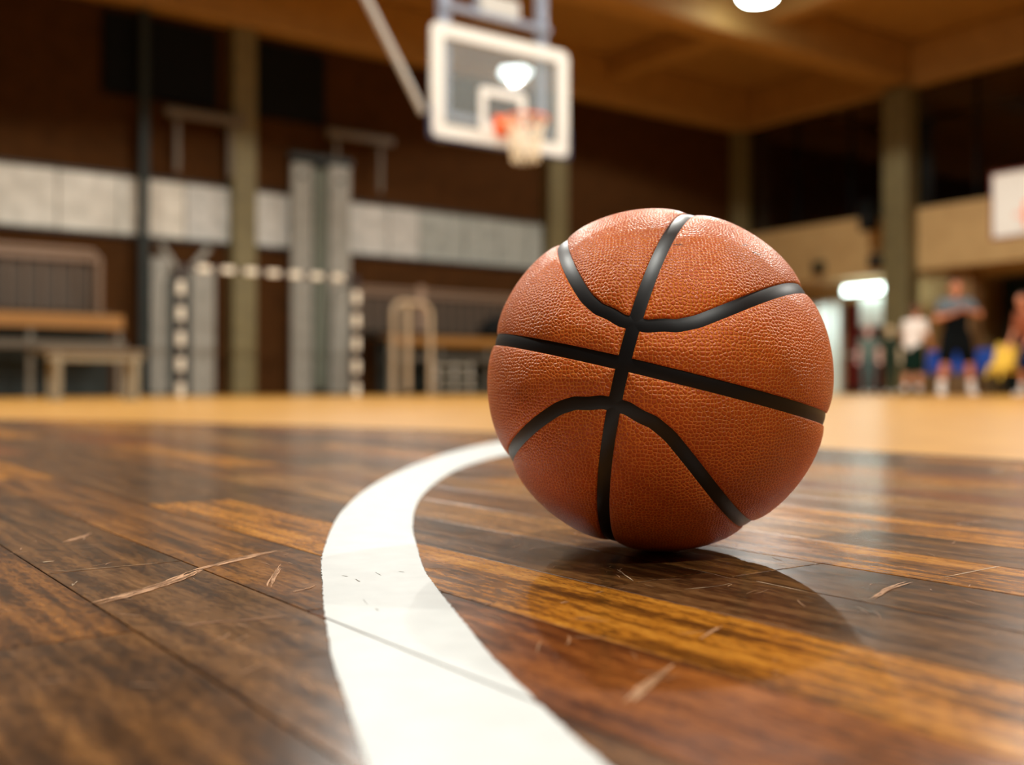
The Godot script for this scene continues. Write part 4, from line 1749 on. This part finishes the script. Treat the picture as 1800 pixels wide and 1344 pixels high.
	# socks and shoes
	for i in 2:
		var toe: Vector3 = pose.get("toe", Vector3(0, 0, 1))
		if look.get("leg", 0.8) <= 1.0:
			g = G.new()
			g.net([[ankle[i].lerp(knee[i], look.get("sock", 0.35)), ankle[i] - k * Vector3(0, 0.02, 0), 0.058 * k, 0.046 * k]], 0.015, 0.01)
			part("sock", g, mat("sock_white", c8(226, 220, 214), 0.8), t)
		g = G.new()
		var a: Vector3 = Vector3(ankle[i].x, 0.052 * k, ankle[i].z)
		g.net([[a - toe * 0.04 * k, a + toe * 0.06 * k, 0.05 * k, 0.048 * k], [a + toe * 0.06 * k - k * Vector3(0, 0.008, 0), a + toe * 0.17 * k - k * Vector3(0, 0.012, 0), 0.046 * k, 0.04 * k], [a, ankle[i], 0.046 * k, 0.046 * k]], 0.012, 0.02, [Plane(Vector3.DOWN, -0.002)])
		part("shoe", g, mat("shoe_" + look.get("shoe_name", "white"), look.get("shoe", c8(222, 214, 208)), 0.6), t)

func people() -> void:
	# player in black, elbow raised, hands before the chest
	var a := at(15.75, 0, 9.62)
	person(a, facing(a) + 0.25, "person in black kit with a grey yoke and white socks, arms bent at the chest", 1.86, {
		"elbow": [Vector3(-0.29, 1.18, 0.06), Vector3(0.32, 1.24, 0.08)], "wrist": [Vector3(-0.10, 1.24, 0.24), Vector3(0.12, 1.27, 0.26)],
		"knee": [Vector3(-0.17, 0.49, 0.04), Vector3(0.19, 0.49, 0.02)], "ankle": [Vector3(-0.22, 0.09, 0.0), Vector3(0.24, 0.09, -0.03)]},
		{"skin_name": "tan", "skin": c8(196, 124, 88), "hair_name": "brown", "hair": c8(70, 42, 26), "top_name": "black", "top": c8(9, 12, 13), "yoke": c8(84, 94, 100), "low_name": "black", "low": c8(8, 11, 12), "leg": 0.75, "sock": 0.30, "hem": 0.68, "long": true})
	# player in white shirt seen from behind
	var b := at(17.42, 0, 11.5)
	person(b, facing(b) + 2.6, "person in a white shirt and dark green shorts turned away beside the column", 1.66, {
		"lean": Vector3(0, 0, 0.10), "elbow": [Vector3(-0.27, 1.14, 0.08), Vector3(0.27, 1.14, 0.10)], "wrist": [Vector3(-0.24, 0.96, 0.26), Vector3(0.24, 0.98, 0.28)],
		"knee": [Vector3(-0.11, 0.49, 0.04), Vector3(0.12, 0.49, 0.02)], "ankle": [Vector3(-0.12, 0.09, 0.0), Vector3(0.14, 0.09, -0.06)]},
		{"skin_name": "light", "skin": c8(206, 140, 104), "hair_name": "auburn", "hair": c8(92, 48, 30), "top_name": "white", "top": c8(226, 214, 204), "low_name": "bottle", "low": c8(16, 38, 30), "leg": 0.9, "sock": 0.15, "shoe_name": "dark", "shoe": c8(60, 50, 44)})
	# player cut by the edge of the frame
	var c := at(15.72, 0, 8.36)
	person(c, facing(c) - 0.9, "person in navy shorts leaning forward next to the yellow chair", 1.55, {
		"lean": Vector3(0, 0, 0.16), "elbow": [Vector3(-0.28, 1.12, 0.12), Vector3(0.28, 1.12, 0.10)], "wrist": [Vector3(-0.22, 0.92, 0.26), Vector3(0.22, 0.92, 0.24)],
		"knee": [Vector3(-0.13, 0.49, 0.08), Vector3(0.14, 0.49, 0.02)], "ankle": [Vector3(-0.18, 0.09, 0.02), Vector3(0.18, 0.09, -0.06)]},
		{"skin_name": "tan", "skin": c8(196, 124, 88), "hair_name": "brown", "hair": c8(70, 42, 26), "top_name": "rust", "top": c8(150, 88, 62), "low_name": "navy", "low": c8(24, 36, 66), "leg": 0.85, "sock": 0.3})
	# two children by the red door
	var still := {"elbow": [Vector3(-0.24, 1.16, -0.02), Vector3(0.24, 1.16, -0.02)], "wrist": [Vector3(-0.25, 0.93, 0.06), Vector3(0.25, 0.93, 0.06)],
		"knee": [Vector3(-0.10, 0.49, 0.02), Vector3(0.10, 0.49, 0.02)], "ankle": [Vector3(-0.11, 0.09, 0.0), Vector3(0.11, 0.09, 0.0)]}
	var d := at(18.88, 0, 13.5)
	person(d, facing(d), "small person in grey-teal clothes standing before the red door", 1.42, still,
		{"skin_name": "rosy", "skin": c8(226, 170, 160), "hair_name": "fair", "hair": c8(196, 160, 140), "top_name": "teal", "top": c8(96, 112, 104), "low_name": "slate", "low": c8(76, 94, 92), "leg": 1.5})
	var e := at(19.22, 0, 13.22)
	person(e, facing(e) + 0.2, "small person in dark green clothes standing next to the column", 1.42, still,
		{"skin_name": "pale", "skin": c8(228, 200, 160), "hair_name": "blond", "hair": c8(214, 190, 140), "top_name": "pine", "top": c8(40, 52, 40), "low_name": "pine", "low": c8(24, 50, 42), "leg": 1.5})
